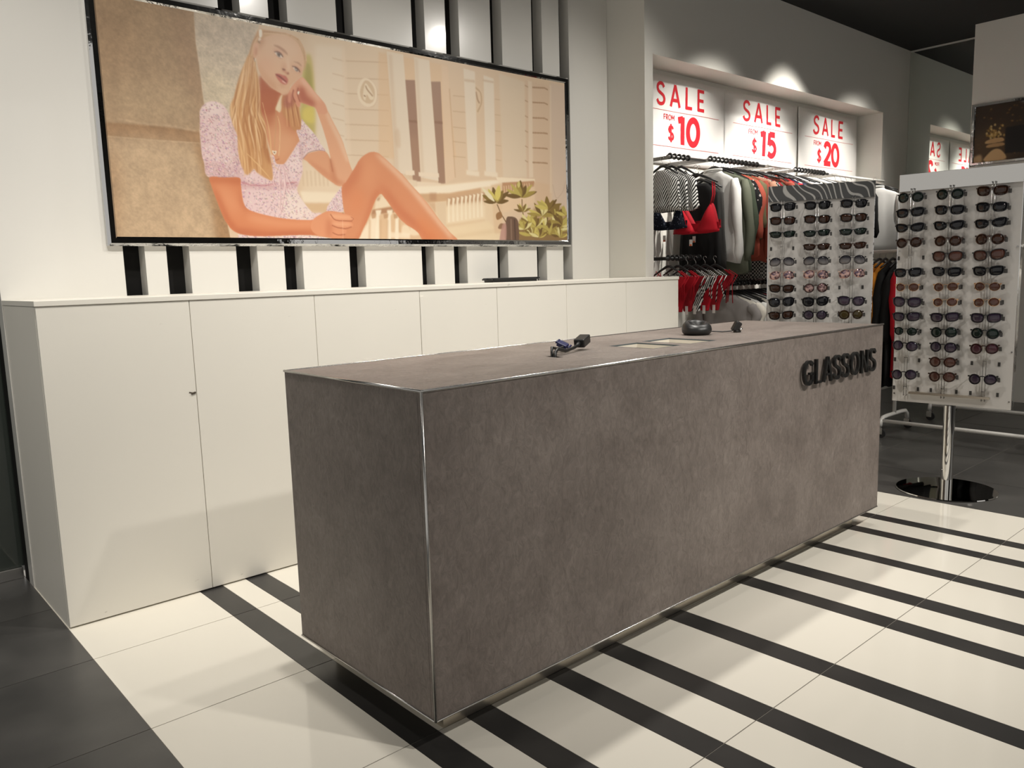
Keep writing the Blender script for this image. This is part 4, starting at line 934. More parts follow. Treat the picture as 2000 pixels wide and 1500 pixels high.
['l',4,(150,86,64),[(1135,887),(1144,887)],2,0.6,0],
['n','hair',[(738,26),(711,90),(682,134),(648,194),(611,278),(585,352),(559,410),(566,480),(587,541),(585,621),(608,708),(629,715),(657,689),(673,704),(725,734),(752,733),(753,658),(737,569),(735,479),(714,400),(716,320),(709,241),(703,170),(719,96),(745,45)],3,1],
['f',(196,144,94),[(738,26),(711,90),(682,134),(648,194),(611,278),(585,352),(559,410),(566,480),(587,541),(585,621),(608,708),(629,715),(657,689),(673,704),(725,734),(752,733),(753,658),(737,569),(735,479),(714,400),(716,320),(709,241),(703,170),(719,96),(745,45)],3,1,1],
['f',(212,176,140),[(733,31),(699,131),(659,216),(619,284),(654,280),(703,194)],10,0.7,1,'hair'],
['f',(160,98,58),[(699,258),(714,336),(716,432),(735,528),(748,658),(716,611),(691,467),(684,340)],8,0.8,1,'hair'],
['l',[2,9.019501563605242,2],(150,96,56),[(670,240),(640,383),(626,448),(654,570),(656,642)],1.5,0.7,1,'hair'],
['l',[2,5.20940168184923,2],(186,130,80),[(689,178),(665,336),(658,401),(671,511),(673,583)],1.5,0.7,1,'hair'],
['l',[2,5.178263902299413,2],(230,192,144),[(714,249),(698,353),(690,419),(732,508),(733,581)],1.5,0.7,1,'hair'],
['l',[2,7.498865761033958,2],(214,164,108),[(680,273),(652,393),(640,458),(660,591),(661,664)],1.5,0.7,1,'hair'],
['l',[2,8.789950245233845,2],(214,164,108),[(674,195),(645,412),(632,477),(650,664),(651,738)],1.5,0.7,1,'hair'],
['l',[2,9.236548866514022,2],(230,192,144),[(633,245),(585,334),(565,399),(572,514),(574,585)],1.5,0.7,1,'hair'],
['l',[2,5.992450668607312,2],(186,130,80),[(645,299),(603,435),(591,500),(597,665),(599,738)],1.5,0.7,1,'hair'],
['l',[2,5.505231544783525,2],(186,130,80),[(663,201),(637,337),(617,403),(613,563),(614,635)],1.5,0.7,1,'hair'],
['l',[2,7.096152478594896,2],(150,96,56),[(705,174),(680,353),(665,419),(699,563),(701,636)],1.5,0.7,1,'hair'],
['l',[2,6.053551107172197,2],(230,192,144),[(660,309),(637,452),(622,518),(616,643),(617,716)],1.5,0.7,1,'hair'],
['l',[2,6.644777127738649,2],(240,206,162),[(704,248),(683,415),(667,481),(689,661),(690,734)],1.5,0.7,1,'hair'],
['l',[2,5.636105461386393,2],(170,112,66),[(643,170),(598,321),(586,385),(589,536),(591,608)],1.5,0.7,1,'hair'],
['l',[2,6.247492832146248,2],(240,206,162),[(708,167),(688,340),(670,406),(698,595),(700,668)],1.5,0.7,1,'hair'],
['l',[2,5.237007852786768,2],(170,112,66),[(690,297),(680,452),(660,518),(674,655),(675,728)],1.5,0.7,1,'hair'],
['l',[2,6.4671767324236855,2],(170,112,66),[(679,190),(647,366),(629,432),(660,556),(661,629)],1.5,0.7,1,'hair'],
['l',[2,6.0620012476056875,2],(214,164,108),[(699,158),(684,348),(676,413),(677,584),(678,658)],1.5,0.7,1,'hair'],
['l',[2,7.86084711451326,2],(240,206,162),[(702,157),(674,306),(656,372),(690,528),(692,601)],1.5,0.7,1,'hair'],
['l',[2,7.949378156478723,2],(150,96,56),[(658,294),(629,427),(621,491),(639,605),(640,678)],1.5,0.7,1,'hair'],
['l',[2,8.65248990472641,2],(230,192,144),[(674,207),(651,303),(635,369),(648,494),(649,566)],1.5,0.7,1,'hair'],
['l',[2,5.64772225146244,2],(186,130,80),[(724,155),(721,366),(713,431),(728,612),(729,686)],1.5,0.7,1,'hair'],
['l',[2,9.317363370207163,2],(230,192,144),[(666,165),(637,328),(624,393),(630,503),(632,575)],1.5,0.7,1,'hair'],
['l',[2,9.398959145555134,2],(214,164,108),[(687,209),(653,382),(643,447),(670,594),(672,667)],1.5,0.7,1,'hair'],
['l',[2,5.148949150377325,2],(240,206,162),[(662,268),(639,370),(627,435),(635,567),(637,639)],1.5,0.7,1,'hair'],
['l',[2,9.482092261735618,2],(214,164,108),[(676,187),(646,374),(631,440),(652,575),(654,648)],1.5,0.7,1,'hair'],
['l',[2,9.458634601588685,2],(170,112,66),[(642,252),(593,433),(577,498),(591,626),(593,698)],1.5,0.7,1,'hair'],
['l',[2,6.097887217369198,2],(170,112,66),[(693,179),(675,394),(667,459),(670,629),(672,702)],1.5,0.7,1,'hair'],
['l',[2,9.109288125080202,2],(214,164,108),[(654,175),(601,366),(582,431),(595,650),(597,723)],1.5,0.7,1,'hair'],
['l',[2,9.195592062246131,2],(186,130,80),[(667,298),(641,408),(634,473),(656,555),(657,627)],1.5,0.7,1,'hair'],
['l',[2,6.771073576399324,2],(240,206,162),[(676,162),(630,387),(618,451),(625,644),(627,717)],1.5,0.7,1,'hair'],
['l',[2,8.984236569961256,2],(150,96,56),[(679,251),(662,347),(655,412),(662,520),(663,593)],1.5,0.7,1,'hair'],
['l',[2,5.996707112485089,2],(150,96,56),[(646,172),(597,343),(583,408),(589,606),(590,678)],1.5,0.7,1,'hair'],
['l',[2,7.698445644129499,2],(214,164,108),[(653,156),(601,350),(593,414),(596,618),(598,690)],1.5,0.7,1,'hair'],
['l',[2,9.663019139045812,2],(170,112,66),[(669,309),(646,433),(636,498),(636,639),(638,712)],1.5,0.7,1,'hair'],
['l',[2,8.98383620453812,2],(240,206,162),[(643,227),(593,417),(586,481),(590,653),(591,726)],1.5,0.7,1,'hair'],
['l',[2,5.617420308787248,2],(186,130,80),[(670,254),(645,414),(628,480),(634,617),(635,689)],1.5,0.7,1,'hair'],
['l',[2,9.278917313205007,2],(186,130,80),[(670,165),(641,374),(626,440),(621,663),(623,736)],1.5,0.7,1,'hair'],
['l',[2,7.144671522075678,2],(230,192,144),[(639,225),(593,378),(573,444),(583,629),(584,701)],1.5,0.7,1,'hair'],
['l',[2,9.199882212202485,2],(240,206,162),[(675,259),(659,406),(648,471),(667,569),(668,642)],1.5,0.7,1,'hair'],
['l',[2,9.155798469813288,2],(214,164,108),[(714,223),(702,334),(689,399),(739,494),(740,568)],1.5,0.7,1,'hair'],
['l',[2,6.041197862642109,2],(240,206,162),[(646,236),(606,382),(598,446),(612,536),(613,608)],1.5,0.7,1,'hair'],
['l',[2,6.885151081821155,2],(240,206,162),[(715,228),(710,344),(697,410),(731,516),(732,589)],1.5,0.7,1,'hair'],
['l',[2,5.329501142011055,2],(150,96,56),[(630,301),(576,440),(563,505),(574,668),(575,741)],1.5,0.7,1,'hair'],
['l',[2,9.504473649550864,2],(170,112,66),[(662,304),(635,376),(627,440),(651,535),(652,608)],1.5,0.7,1,'hair'],
['l',[2,8.896444215524209,2],(186,130,80),[(711,228),(693,354),(672,420),(707,557),(709,630)],1.5,0.7,1,'hair'],
['l',[2,7.498382059145486,2],(230,192,144),[(652,190),(606,349),(594,414),(610,548),(611,620)],1.5,0.7,1,'hair'],
['l',[2,7.0670100608907545,2],(186,130,80),[(704,245),(700,375),(687,440),(709,607),(711,681)],1.5,0.7,1,'hair'],
['l',[2,7.933223316697934,2],(240,206,162),[(649,187),(603,386),(584,452),(598,605),(600,677)],1.5,0.7,1,'hair'],
['l',[2,6.0907215542463415,2],(150,96,56),[(710,245),(703,370),(696,435),(716,513),(718,587)],1.5,0.7,1,'hair'],
['l',[2,7.716383814436787,2],(170,112,66),[(713,166),(694,342),(683,407),(702,612),(703,686)],1.5,0.7,1,'hair'],
['l',[2,5.577051218774604,2],(214,164,108),[(647,254),(612,348),(598,413),(617,508),(618,580)],1.5,0.7,1,'hair'],
['l',[2,8.809985986041706,2],(230,192,144),[(697,227),(675,327),(663,392),(700,516),(702,589)],1.5,0.7,1,'hair'],
['l',[2,9.634461576973568,2],(214,164,108),[(710,222),(696,318),(677,385),(711,502),(713,575)],1.5,0.7,1,'hair'],
['l',[2,6.772850991416024,2],(240,206,162),[(631,307),(582,440),(565,505),(577,628),(579,701)],1.5,0.7,1,'hair'],
['l',[2,7.026510459254031,2],(214,164,108),[(662,253),(630,356),(612,421),(622,525),(624,598)],1.5,0.7,1,'hair'],
['l',[2,9.697932839561624,2],(186,130,80),[(646,236),(606,426),(593,490),(580,651),(581,723)],1.5,0.7,1,'hair'],
['l',[2,8.889939902724212,2],(186,130,80),[(647,247),(601,393),(592,457),(594,627),(595,699)],1.5,0.7,1,'hair'],
['l',[2,6.034143854775814,2],(170,112,66),[(662,294),(635,439),(617,504),(642,611),(644,684)],1.5,0.7,1,'hair'],
['l',[2,6.160535971558672,2],(230,192,144),[(703,194),(693,408),(685,474),(681,643),(683,716)],1.5,0.7,1,'hair'],
['l',[2,8.211326309040887,2],(170,112,66),[(691,202),(670,361),(659,426),(680,586),(681,659)],1.5,0.7,1,'hair'],
['l',[2,7.523806432279085,2],(170,112,66),[(692,304),(683,409),(673,474),(677,594),(679,668)],1.5,0.7,1,'hair'],
['l',[2,9.835681413139206,2],(170,112,66),[(694,149),(667,317),(654,382),(670,534),(672,607)],1.5,0.7,1,'hair'],
['l',[2,6.932115179678568,2],(230,192,144),[(716,246),(714,354),(707,420),(743,492),(745,566)],1.5,0.7,1,'hair'],
['l',[2,7.1035193385346185,2],(170,112,66),[(659,306),(631,415),(617,481),(641,584),(642,657)],1.5,0.7,1,'hair'],
['l',[2,8.73874311506899,2],(186,130,80),[(685,207),(661,367),(641,433),(658,603),(659,676)],1.5,0.7,1,'hair'],
['l',[3,6,2],(224,182,128),[(725,367),(751,494),(758,650),(791,689)],1.2,0.8,1],
['l',[3,6,2],(224,182,128),[(628,618),(677,663),(743,733)],1.2,0.8,1],
['l',[3,6,2],(224,182,128),[(590,557),(612,651),(606,733)],1.2,0.8,1],
['n','face',[(745,55),(779,33),(831,21),(883,18),(935,33),(960,61),(971,101),(968,149),(950,199),(928,226),(900,251),(878,274),(869,305),(842,319),(823,311),(785,295),(755,270),(731,247),(715,203),(712,158),(722,110),(731,78)],2,1],
['f',(214,170,136),[(745,55),(779,33),(831,21),(883,18),(935,33),(960,61),(971,101),(968,149),(950,199),(928,226),(900,251),(878,274),(869,305),(842,319),(823,311),(785,295),(755,270),(731,247),(715,203),(712,158),(722,110),(731,78)],2,1,1],
['f',(196,150,108),[(728,30),(760,22),(831,21),(903,24),(948,42),(975,94),(979,136),(962,186),(965,132),(952,83),(924,46),(869,26),(810,35),(764,55),(740,76),(723,99),(707,147),(697,160),(676,152),(696,89)],3,1,1],
['l',8,(160,112,74),[(753,34),(811,27),(876,24)],2,0.6,1],
['l',6,(228,194,154),[(757,38),(815,31),(880,27)],2,0.6,1],
['l',8,(160,112,74),[(896,25),(941,50),(967,101)],2,0.6,1],
['l',6,(228,194,154),[(900,28),(944,53),(971,105)],2,0.6,1],
['l',8,(160,112,74),[(935,36),(966,78),(972,131)],2,0.6,1],
['l',6,(228,194,154),[(939,39),(970,82),(976,134)],2,0.6,1],
['l',8,(160,112,74),[(720,57),(695,103),(682,151)],2,0.6,1],
['l',6,(228,194,154),[(724,60),(698,107),(685,154)],2,0.6,1],
['f',(172,110,78),[(731,78),(751,63),(760,73),(738,105),(724,127)],10,0.7,1],
['f',(188,126,94),[(715,169),(721,214),(743,254),(785,289),(823,308),(799,275),(756,246),(728,201)],16,0.8,1,'face'],
['f',(226,188,158),[(816,44),(895,42),(932,71),(922,126),(857,101),(807,80)],30,0.8,1,'face'],
['f',(222,176,142),[(750,158),(808,155),(818,200),(783,228),(747,204)],30,0.7,1,'face'],
['f',(198,130,106),[(751,152),(791,169),(786,193),(754,192)],26,0.45,1,'face'],
['f',(224,186,152),[(812,274),(858,280),(842,311),(810,300)],14,0.6,1,'face'],
['f',(212,160,128),[(705,93),(721,88),(724,107),(717,134),(709,161),(699,171),(695,143),(697,114)],3,1,1],
['f',(176,112,82),[(710,112),(717,120),(712,146),(705,147)],5,0.7,1],
['l',6,(120,84,60),[(699,162),(701,179)],1.5,0.9,1],
['l',4,(240,228,206),[(704,162),(701,178)],1,0.9,1],
['f',(240,230,212),[(735,26),(748,24),(749,46),(743,59),(734,60),(732,43)],1.5,1,1],
['f',(236,224,204),[(729,64),(741,63),(739,74),(726,79)],2,0.8,1],
['l',8,(120,92,70),[(724,82),(736,88)],2,0.7,1],
['l',[4,12,14,6],(150,98,74),[(806,87),(829,91),(857,104),(876,120)],3,0.75,1],
['l',[3,9,7],(156,104,82),[(907,149),(930,152),(948,164)],3,0.7,1],
['f',(190,120,98),[(805,106),(831,105),(856,119),(852,131),(823,129),(804,118)],8,0.6,1],
['f',(232,214,200),[(809,118),(824,118),(846,126),(848,137),(835,141),(818,135)],2,0.9,1],
['f',(96,84,78),[(820,118),(837,119),(841,131),(832,138),(821,133)],2,0.95,1],
['f',(50,36,32),[(826,123),(834,123),(834,131),(828,131)],1.5,1,1],
['f',(240,234,228),[(836,130),(841,130),(840,134),(836,134)],1,1,1],
['l',[4,8,6],(92,56,46),[(806,118),(824,115),(841,122),(850,135)],1.5,0.9,1],
['l',4,(170,104,84),[(813,131),(832,143),(846,142)],2,0.6,1],
['f',(188,120,98),[(895,171),(919,168),(945,179),(940,198),(914,192)],8,0.6,1],
['f',(226,206,190),[(900,175),(915,176),(931,187),(927,195),(911,191)],2,0.9,1],
['f',(92,78,72),[(912,176),(925,180),(927,192),(914,191)],2,0.95,1],
['f',(240,232,224),[(916,183),(920,184),(919,188),(915,187)],1,1,1],
['l',[4,8,5],(96,60,50),[(897,173),(915,174),(931,184),(937,195)],1.5,0.9,1],
['f',(230,196,168),[(871,134),(883,138),(885,179),(880,197),(867,190),(869,163)],9,0.8,1],
['f',(190,126,98),[(887,143),(890,178),(885,199),(895,177)],7,0.6,1],
['f',(184,116,90),[(853,166),(865,176),(851,195),(841,194)],9,0.6,1],
['f',(92,46,36),[(843,191),(853,191),(860,195),(852,199),(843,196)],2,0.9,1],
['f',(110,58,44),[(866,208),(875,205),(876,211),(867,214)],2,0.8,1],
['l',10,(176,104,80),[(842,199),(858,203),(866,212),(878,206)],4,0.6,1],
['f',(184,100,86),[(805,224),(823,218),(845,224),(858,225),(869,240),(866,255),(855,265),(833,262),(814,244)],2.5,1,1],
['l',[4,9,5],(112,48,42),[(806,225),(822,230),(841,241),(860,253)],2,0.9,1],
['f',(206,128,112),[(821,240),(843,251),(856,259),(839,260)],4,0.7,1],
['l',5,(240,206,190),[(838,250),(856,260)],1.5,0.8,1],
['f',(172,104,78),[(826,269),(852,269),(845,278),(825,278)],8,0.5,1],
['n','hk',[(942,218),(959,222),(988,251),(1020,286),(1046,310),(1073,341),(1077,381),(1027,386),(1011,360),(988,354),(933,345),(927,361),(915,368),(906,354),(894,326),(873,349),(863,347),(867,311),(881,280),(906,250)],2,1],
['f',(214,152,120),[(942,218),(959,222),(988,251),(1020,286),(1046,310),(1073,341),(1077,381),(1027,386),(1011,360),(988,354),(933,345),(927,361),(915,368),(906,354),(894,326),(873,349),(863,347),(867,311),(881,280),(906,250)],2,1,1],
['f',(166,84,62),[(925,268),(956,270),(970,304),(1010,333),(1001,355),(954,346),(930,339),(919,305)],10,0.85,1,'hk'],
['f',(232,190,164),[(942,221),(962,230),(994,262),(1046,314),(1025,316),(980,270),(944,242)],10,0.75,1,'hk'],
['f',(158,84,72),[(841,326),(872,313),(892,314),(896,352),(874,376),(838,374)],8,0.7,1],
['f',(204,134,106),[(869,305),(881,306),(876,346),(866,351),(862,338)],3,1,1],
['f',(210,142,112),[(900,286),(914,290),(921,331),(928,352),(917,365),(906,348),(898,319)],3,1,1],
['l',6,(140,66,50),[(897,284),(890,317),(903,345)],2,0.8,1],
['l',6,(146,72,54),[(922,272),(916,302),(927,340)],2,0.8,1],
['f',(240,226,206),[(918,293),(929,289),(924,304),(918,305)],1,1,1],
['f',(224,206,184),[(707,35),(942,12),(1007,150),(872,202),(708,130)],45,0.22,1]]  # last fill: pale glare veil painted over the face and hair
def print_mesh(name, wmm, hmm, W, nx, ops, gain=1.0, haze=0.0):
    p = Print(wmm, hmm, W); im = p.run(ops)
    nz = int(round(nx*hmm/wmm))
    xs = ((np.arange(nx+1)/nx)*(p.W-1)); ys = ((np.arange(nz+1)/nz)*(p.H-1))
    im = sum(im[np.clip(np.round(ys+dy).astype(int), 0, p.H-1)][:, np.clip(np.round(xs+dx).astype(int), 0, p.W-1)] for dy in (-.5, .5) for dx in (-.5, .5))/4
    im = im*(1-haze)+haze*np.array([.82, .74, .66])
    lin_ = np.where(im <= .04045, im/12.92, ((im+.055)/1.055)**2.4)*gain
    gx, gy = np.meshgrid(np.linspace(0, wmm/1000, nx+1), np.linspace(0, hmm/1000, nz+1))
    co = np.stack([gx, np.zeros_like(gx), -gy], -1).reshape(-1, 3)
    i = (np.arange(nz)[:, None]*(nx+1)+np.arange(nx)[None]).reshape(-1)
    q = np.stack([i, i+nx+1, i+nx+2, i+1], 1)
    m = bpy.data.meshes.new(name); m.vertices.add(len(co)); m.vertices.foreach_set('co', co.ravel())
    m.loops.add(q.size); m.loops.foreach_set('vertex_index', q.ravel().astype(np.int32))
    m.polygons.add(len(q)); m.polygons.foreach_set('loop_start', np.arange(0, q.size, 4, dtype=np.int32)); m.polygons.foreach_set('loop_total', np.full(len(q), 4, dtype=np.int32))
    m.update(calc_edges=True); m.validate()
    at = m.color_attributes.new('ink', 'FLOAT_COLOR', 'POINT')
    at.data.foreach_set('color', np.concatenate([lin_.reshape(-1, 3), np.ones((len(co), 1))], 1).ravel().astype(np.float32))
    return m
M_ink = mat('printed paper', (.5, .4, .3), .42, spec=.35); nt, bs = nodes_of(M_ink)
at = nt.nodes.new('ShaderNodeVertexColor'); at.layer_name = 'ink'; nt.links.new(at.outputs['Color'], bs.inputs['Base Color'])
PX0, PX1, PZ0, PZ1 = -.066, 2.784, 1.497, 2.519
pm = print_mesh('print', 2850, 1022, 1720, 840, OPS, 1.03, .12); pm.materials.append(M_ink)
o = link('print', pm, pt, (PX0, -.028, PZ1-FZ0)); o['label'] = 'printed fashion photograph, woman leaning on a stone wall'
MB().box(FX0+.02, FX1-.02, -.0265, -.001, .02, FZ1-FZ0-.02).build('backing_board', M_black, pt)

# ------------------------------------------------------------------ second framed poster, on the pier at the far right
p2 = thing('framed_poster', 'small chrome-framed dark poster with golden foliage on the right pier', 'poster', (7.0, 1.12, 2.135))
pl2 = lambda x, d, z: (-d-.0005, -x, z)
frame_bars(p2, pl2, 0, 1.2, 0, .545, .03, [(0, 0), (0, .016), (.008, .026), (.026, .026), (.032, .018), (.032, 0)])
r = random.Random(3); ops2 = [['f', (58, 44, 30), [(-9, -9), (1200, -9), (1200, 600), (-9, 600)], 1, 1, 0], ['f', (96, 72, 44), [(0, 250), (260, 200), (300, 480), (0, 480)], 60, .8, 1]]
for _ in range(60): x, y = r.uniform(0, 420), r.uniform(20, 440); ops2.append(['f', r.choice([(150, 106, 54), (122, 88, 44), (190, 140, 80), (88, 64, 38)]), [(x, y-6), (x+9, y), (x, y+7), (x-8, y)], 3, .6, 1])
for _ in range(46): x, y = 165+r.gauss(0, 36), 250+r.gauss(0, 30); ops2.append(['f', r.choice([(206, 168, 96), (170, 130, 66), (226, 196, 130)]), [(x, y-12), (x+10, y), (x+4, y+12), (x-9, y+3)], 2, .9, 1])
ops2 += [['f', (214, 172, 118), [(110, 300), (220, 290), (235, 325), (100, 330)], 2, 1, 1], ['f', (202, 160, 108), [(120, 340), (230, 335), (240, 362), (110, 365)], 2, 1, 1], ['f', (226, 186, 132), [(90, 480), (120, 420), (170, 385), (225, 400), (262, 480)], 3, 1, 1],
         ['f', (24, 20, 17), [(250, 210), (620, 190), (620, 450), (255, 430)], 4, 1, 0], ['f', (150, 160, 172), [(330, -9), (900, -9), (900, 90), (520, 70)], 10, .9, 0]]
ops2 += [['f', (214, 176, 128), [(0, 440), (60, 420), (70, 490), (0, 490)], 8, .9, 1]]
m2 = print_mesh('print', 1140, 485, 460, 230, ops2); m2.materials.append(M_ink)
o = link('print', m2, p2, (-.014, -.03, .515), rot=(0, 0, -PI/2))
MB().box(-.012, -.001, -1.18, -.02, .02, .525).build('backing_board', M_black, p2)
# tall wall mirror in the corner
mr = thing('wall_mirror', 'tall frameless greenish mirror in the corner beside the sale alcove', 'mirror', (7.45, 1.5, .02))
MB().box(-.008, -.001, -.37, .365, 0, 3.34).build('glass', M_mirror, mr)

# ------------------------------------------------------------------ sale banners in the alcove
M_paper = mat('white banner paper', (.80, .78, .745), .5)
M_red = mat('red ink', lin((206, 34, 46)), .5)
M_rule = mat('thin red ink', lin((196, 96, 96)), .5)
BW, BT, BB = 1.142, 2.687, 2.06
for k, (bx, num, lab) in enumerate(((3.398, '10', 'left paper banner, ten dollar sale price in red'), (4.534, '15', 'middle paper banner, fifteen dollar sale price in red'), (5.690, '20', 'right paper banner, twenty dollar sale price in red'))):
    t = thing('sale_banner', lab, 'banner', (bx, AB-.018, BB), 0, 'sale banners in the alcove')
    ph = k*1.7
    disp = lambda X, Z: .0035*math.sin(X*5.2+ph)*(Z/.6)+.0025*math.sin(X*11+Z*6+ph)+.0015*math.sin(Z*9+ph)
    mb = MB(); n, mz = 36, 18; w = BW-.004
    for i in range(n+1):
        for j in range(mz+1): X, Z = w*i/n, (BT-BB)*j/mz; mb.v.append((X, disp(X, Z), Z))
    for i in range(n):
        for j in range(mz): a = i*(mz+1)+j; mb.f.append((a, a+mz+1, a+mz+2, a+1))
    sh = mb.build('sheet', M_paper, t, smooth=True); s_ = sh.modifiers.new('thickness', 'SOLIDIFY'); s_.thickness = .0008; s_.offset = 1
    z = lambda v: v-BB
    mb = MB()
    lx_ = .27
    for ch in 'SALE': lx_ = write(mb, ch, lx_, z(2.480), .157, .155, 0, .92, 0, -.0022, disp)+.064
    write(mb, num, .527 if num != '20' else .475, z(2.214), .203, .235, .07, .95, 0, -.0022, disp)
    write(mb, '$', .408 if num != '20' else .355, z(2.238), .100, .19, 0, .95, 0, -.0022, disp)
    write(mb, 'FROM', .352 if num != '20' else .285, z(2.380), .039, .16, .13, .95, 0, -.0022, disp)
    mb.build('lettering', M_red, t)
    mb = MB()
    for zz in (2.4445, 2.188):
        m = 40
        pts = [(.118+.936*i/m) for i in range(m+1)]
        b0 = len(mb.v)
        for X in pts: mb.v += [(X, disp(X, z(zz))-.0022, z(zz)-.0016), (X, disp(X, z(zz))-.0022, z(zz)+.0016)]
        mb.f += [(b0+2*i, b0+2*i+2, b0+2*i+3, b0+2*i+1) for i in range(m)]
    mb.build('rule', M_rule, t)

# ------------------------------------------------------------------ sunglasses racks
def lensmat(name, col, rough=.06, metal=0, grad=None, noise=None):
    m = mat('lens '+name, tuple(v*.6 for v in col) if not metal else col, rough, metal, spec=.4); nt, b = nodes_of(m); tc = nt.nodes.new('ShaderNodeTexCoord')
    if grad:
        sp = nt.nodes.new('ShaderNodeSeparateXYZ'); r = nt.nodes.new('ShaderNodeValToRGB'); nt.links.new(tc.outputs['Generated'], sp.inputs[0]); nt.links.new(sp.outputs['Z'], r.inputs['Fac'])
        r.color_ramp.elements[0].position = .05; r.color_ramp.elements[0].color = (*[v*.7 for v in grad], 1); r.color_ramp.elements[1].position = .75; r.color_ramp.elements[1].color = (*col, 1); nt.links.new(r.outputs['Color'], b.inputs['Base Color'])
    if noise:
        n = nt.nodes.new('ShaderNodeTexNoise'); n.inputs['Scale'].default_value = 70; n.inputs['Detail'].default_value = 3; r = nt.nodes.new('ShaderNodeValToRGB')
        r.color_ramp.elements[0].position = .42; r.color_ramp.elements[0].color = (*col, 1); r.color_ramp.elements[1].position = .58; r.color_ramp.elements[1].color = (*noise, 1)
        nt.links.new(tc.outputs['Object'], n.inputs['Vector']); nt.links.new(n.outputs['Fac'], r.inputs['Fac']); nt.links.new(r.outputs['Color'], b.inputs['Base Color'])
    return m
LENS = {'black': lensmat('black', (.012, .012, .015)), 'brown': lensmat('brown', (.045, .018, .010)), 'green': lensmat('green', (.012, .022, .017)),
        'smoke': lensmat('smoke', (.020, .019, .024), grad=(.30, .28, .28)), 'purple': lensmat('purple', (.020, .013, .025), grad=(.09, .065, .09)),
        'amber': lensmat('amber', (.055, .022, .016), grad=(.12, .06, .045)), 'olive': lensmat('olive', (.07, .05, .018)), 'rose': lensmat('rose', (.10, .07, .11), .10, .6, noise=(.55, .36, .32)),
        'tort': lensmat('tort', (.10, .05, .06), .10, .5, noise=(.40, .27, .25)), 'maroon': lensmat('maroon', (.04, .012, .018), grad=(.12, .06, .07))}
M_fr = {'black': mat('gloss black frame', (.010, .010, .011), .16), 'brown': mat('tortoise frame', (.045, .016, .009), .18, var=(60, (.012, .007, .005), 3, .1)), 'gold': mat('gold wire frame', (.60, .36, .20), .22, 1), 'rosef': mat('rose wire frame', (.62, .42, .34), .2, 1)}
M_tag = mat('dark swing tag', (.045, .042, .040), .5)
def outline(kind, n=28):
    W, Hh = {'wayfarer': (.060, .045), 'cat': (.062, .043), 'slim': (.060, .034), 'aviator': (.061, .050), 'round': (.053, .050), 'smallround': (.048, .043), 'big': (.063, .052)}[kind]
    out = []
    for k in range(n):
        a = 2*PI*k/n; c, s = math.cos(a), math.sin(a); p = {'wayfarer': 2.9, 'cat': 2.6, 'slim': 3.2, 'aviator': 2.3, 'big': 2.5}.get(kind, 2.0)
        x = W/2*math.copysign(abs(c)**(2/p), c); z = Hh/2*math.copysign(abs(s)**(2/p), s)
        if kind in ('wayfarer', 'big'): x *= 1+.10*z/(Hh/2); z += .05*x
        if kind == 'cat': x *= 1+.16*z/(Hh/2); z += .16*x*(z > -.01)
        if kind == 'slim': x *= 1+.22*z/(Hh/2); z += .06*x
        if kind == 'aviator': x *= 1-.12*z/(Hh/2) if x > 0 else 1+.10*z/(Hh/2); z -= .10*max(x, 0)
        out.append((x, z))
    return out, W, Hh
gl_cache = {}
def wrap(x): return 3.0*x*x                       # the front curves back towards the temples
def glasses_meshes(kind):
    if kind in gl_cache: return gl_cache[kind]
    ol, W, Hh = outline(kind); gap = .0095 if kind not in ('smallround', 'round') else .011; cx = gap+W/2
    rim = {'aviator': .0016, 'smallround': .0014, 'slim': .0040}.get(kind, .0038)
    fr = MB(); lens = []
    for s in (1, -1):
        rings = []
        for sc, y in ((0, -.0015), (rim, -.0015), (rim, .0025), (0, .0025)):
            ring = []
            for x, z in ol:
                ln = math.hypot(x, z); X = s*(cx+x*(1+sc/ln)); ring.append((X, y+wrap(X), z*(1+sc/ln)))
            rings.append(ring)
        fr.loft(rings+[rings[0]], cap=False)
        lm = MB(); ring = [(s*x, wrap(s*(cx+x))-wrap(cx), z) for x, z in ol]; mid = [(s*x*.55, wrap(cx+x*.55)-wrap(cx)-.002, z*.55) for x, z in ol]
        ring2 = [(a, b+.0012, c3) for a, b, c3 in ring]
        lm.loft([ring2, ring, mid]); lens.append(lm.mesh('lens', None, True))
    zb = .30*Hh; br = .0028 if rim > .002 else .0012
    fr.tube([(-gap-.002, .0005, zb*.9), (-gap*.4, -.001, zb*1.1), (gap*.4, -.001, zb*1.1), (gap+.002, .0005, zb*.9)], br, 6)
    if kind == 'aviator': fr.tube([(-gap-.006, .0005, Hh*.46), (gap+.006, .0005, Hh*.46)], .0012, 6)
    X = cx+W/2+rim
    for s in (1, -1): fr.box(min(s*(X-.004), s*(X+.004)), max(s*(X-.004), s*(X+.004)), wrap(X)-.002, wrap(X)+.004, zb-.003, zb+.005)
    tm_ = []
    for s in (1, -1):
        b = MB(); r = .0026 if rim > .002 else .0012
        b.tube([(s*(X+.002), wrap(X)+.002, zb+.001), (s*(X+.001), .030, zb), (s*(X-.012), .052, zb-.004)], r, 6); tm_.append(b.mesh('temple', None, True))
    tg = MB().box(X+.001, X+.013, wrap(X)+.004, wrap(X)+.005, zb-.030, zb-.008).mesh('swing_tag', None)
    gl_cache[kind] = (fr.mesh('frame', None, False), lens, tm_, tg, cx); return gl_cache[kind]
tinted = {}
def with_mat(m, material):
    k = (m.name, material.name)
    if k not in tinted: c_ = m.copy(); c_.materials.clear(); c_.materials.append(material); tinted[k] = c_
    return tinted[k]
ORD = ['top', 'second', 'third', 'fourth', 'fifth', 'sixth', 'seventh', 'eighth', 'ninth', 'tenth', 'eleventh', 'twelfth', 'thirteenth', 'fourteenth']
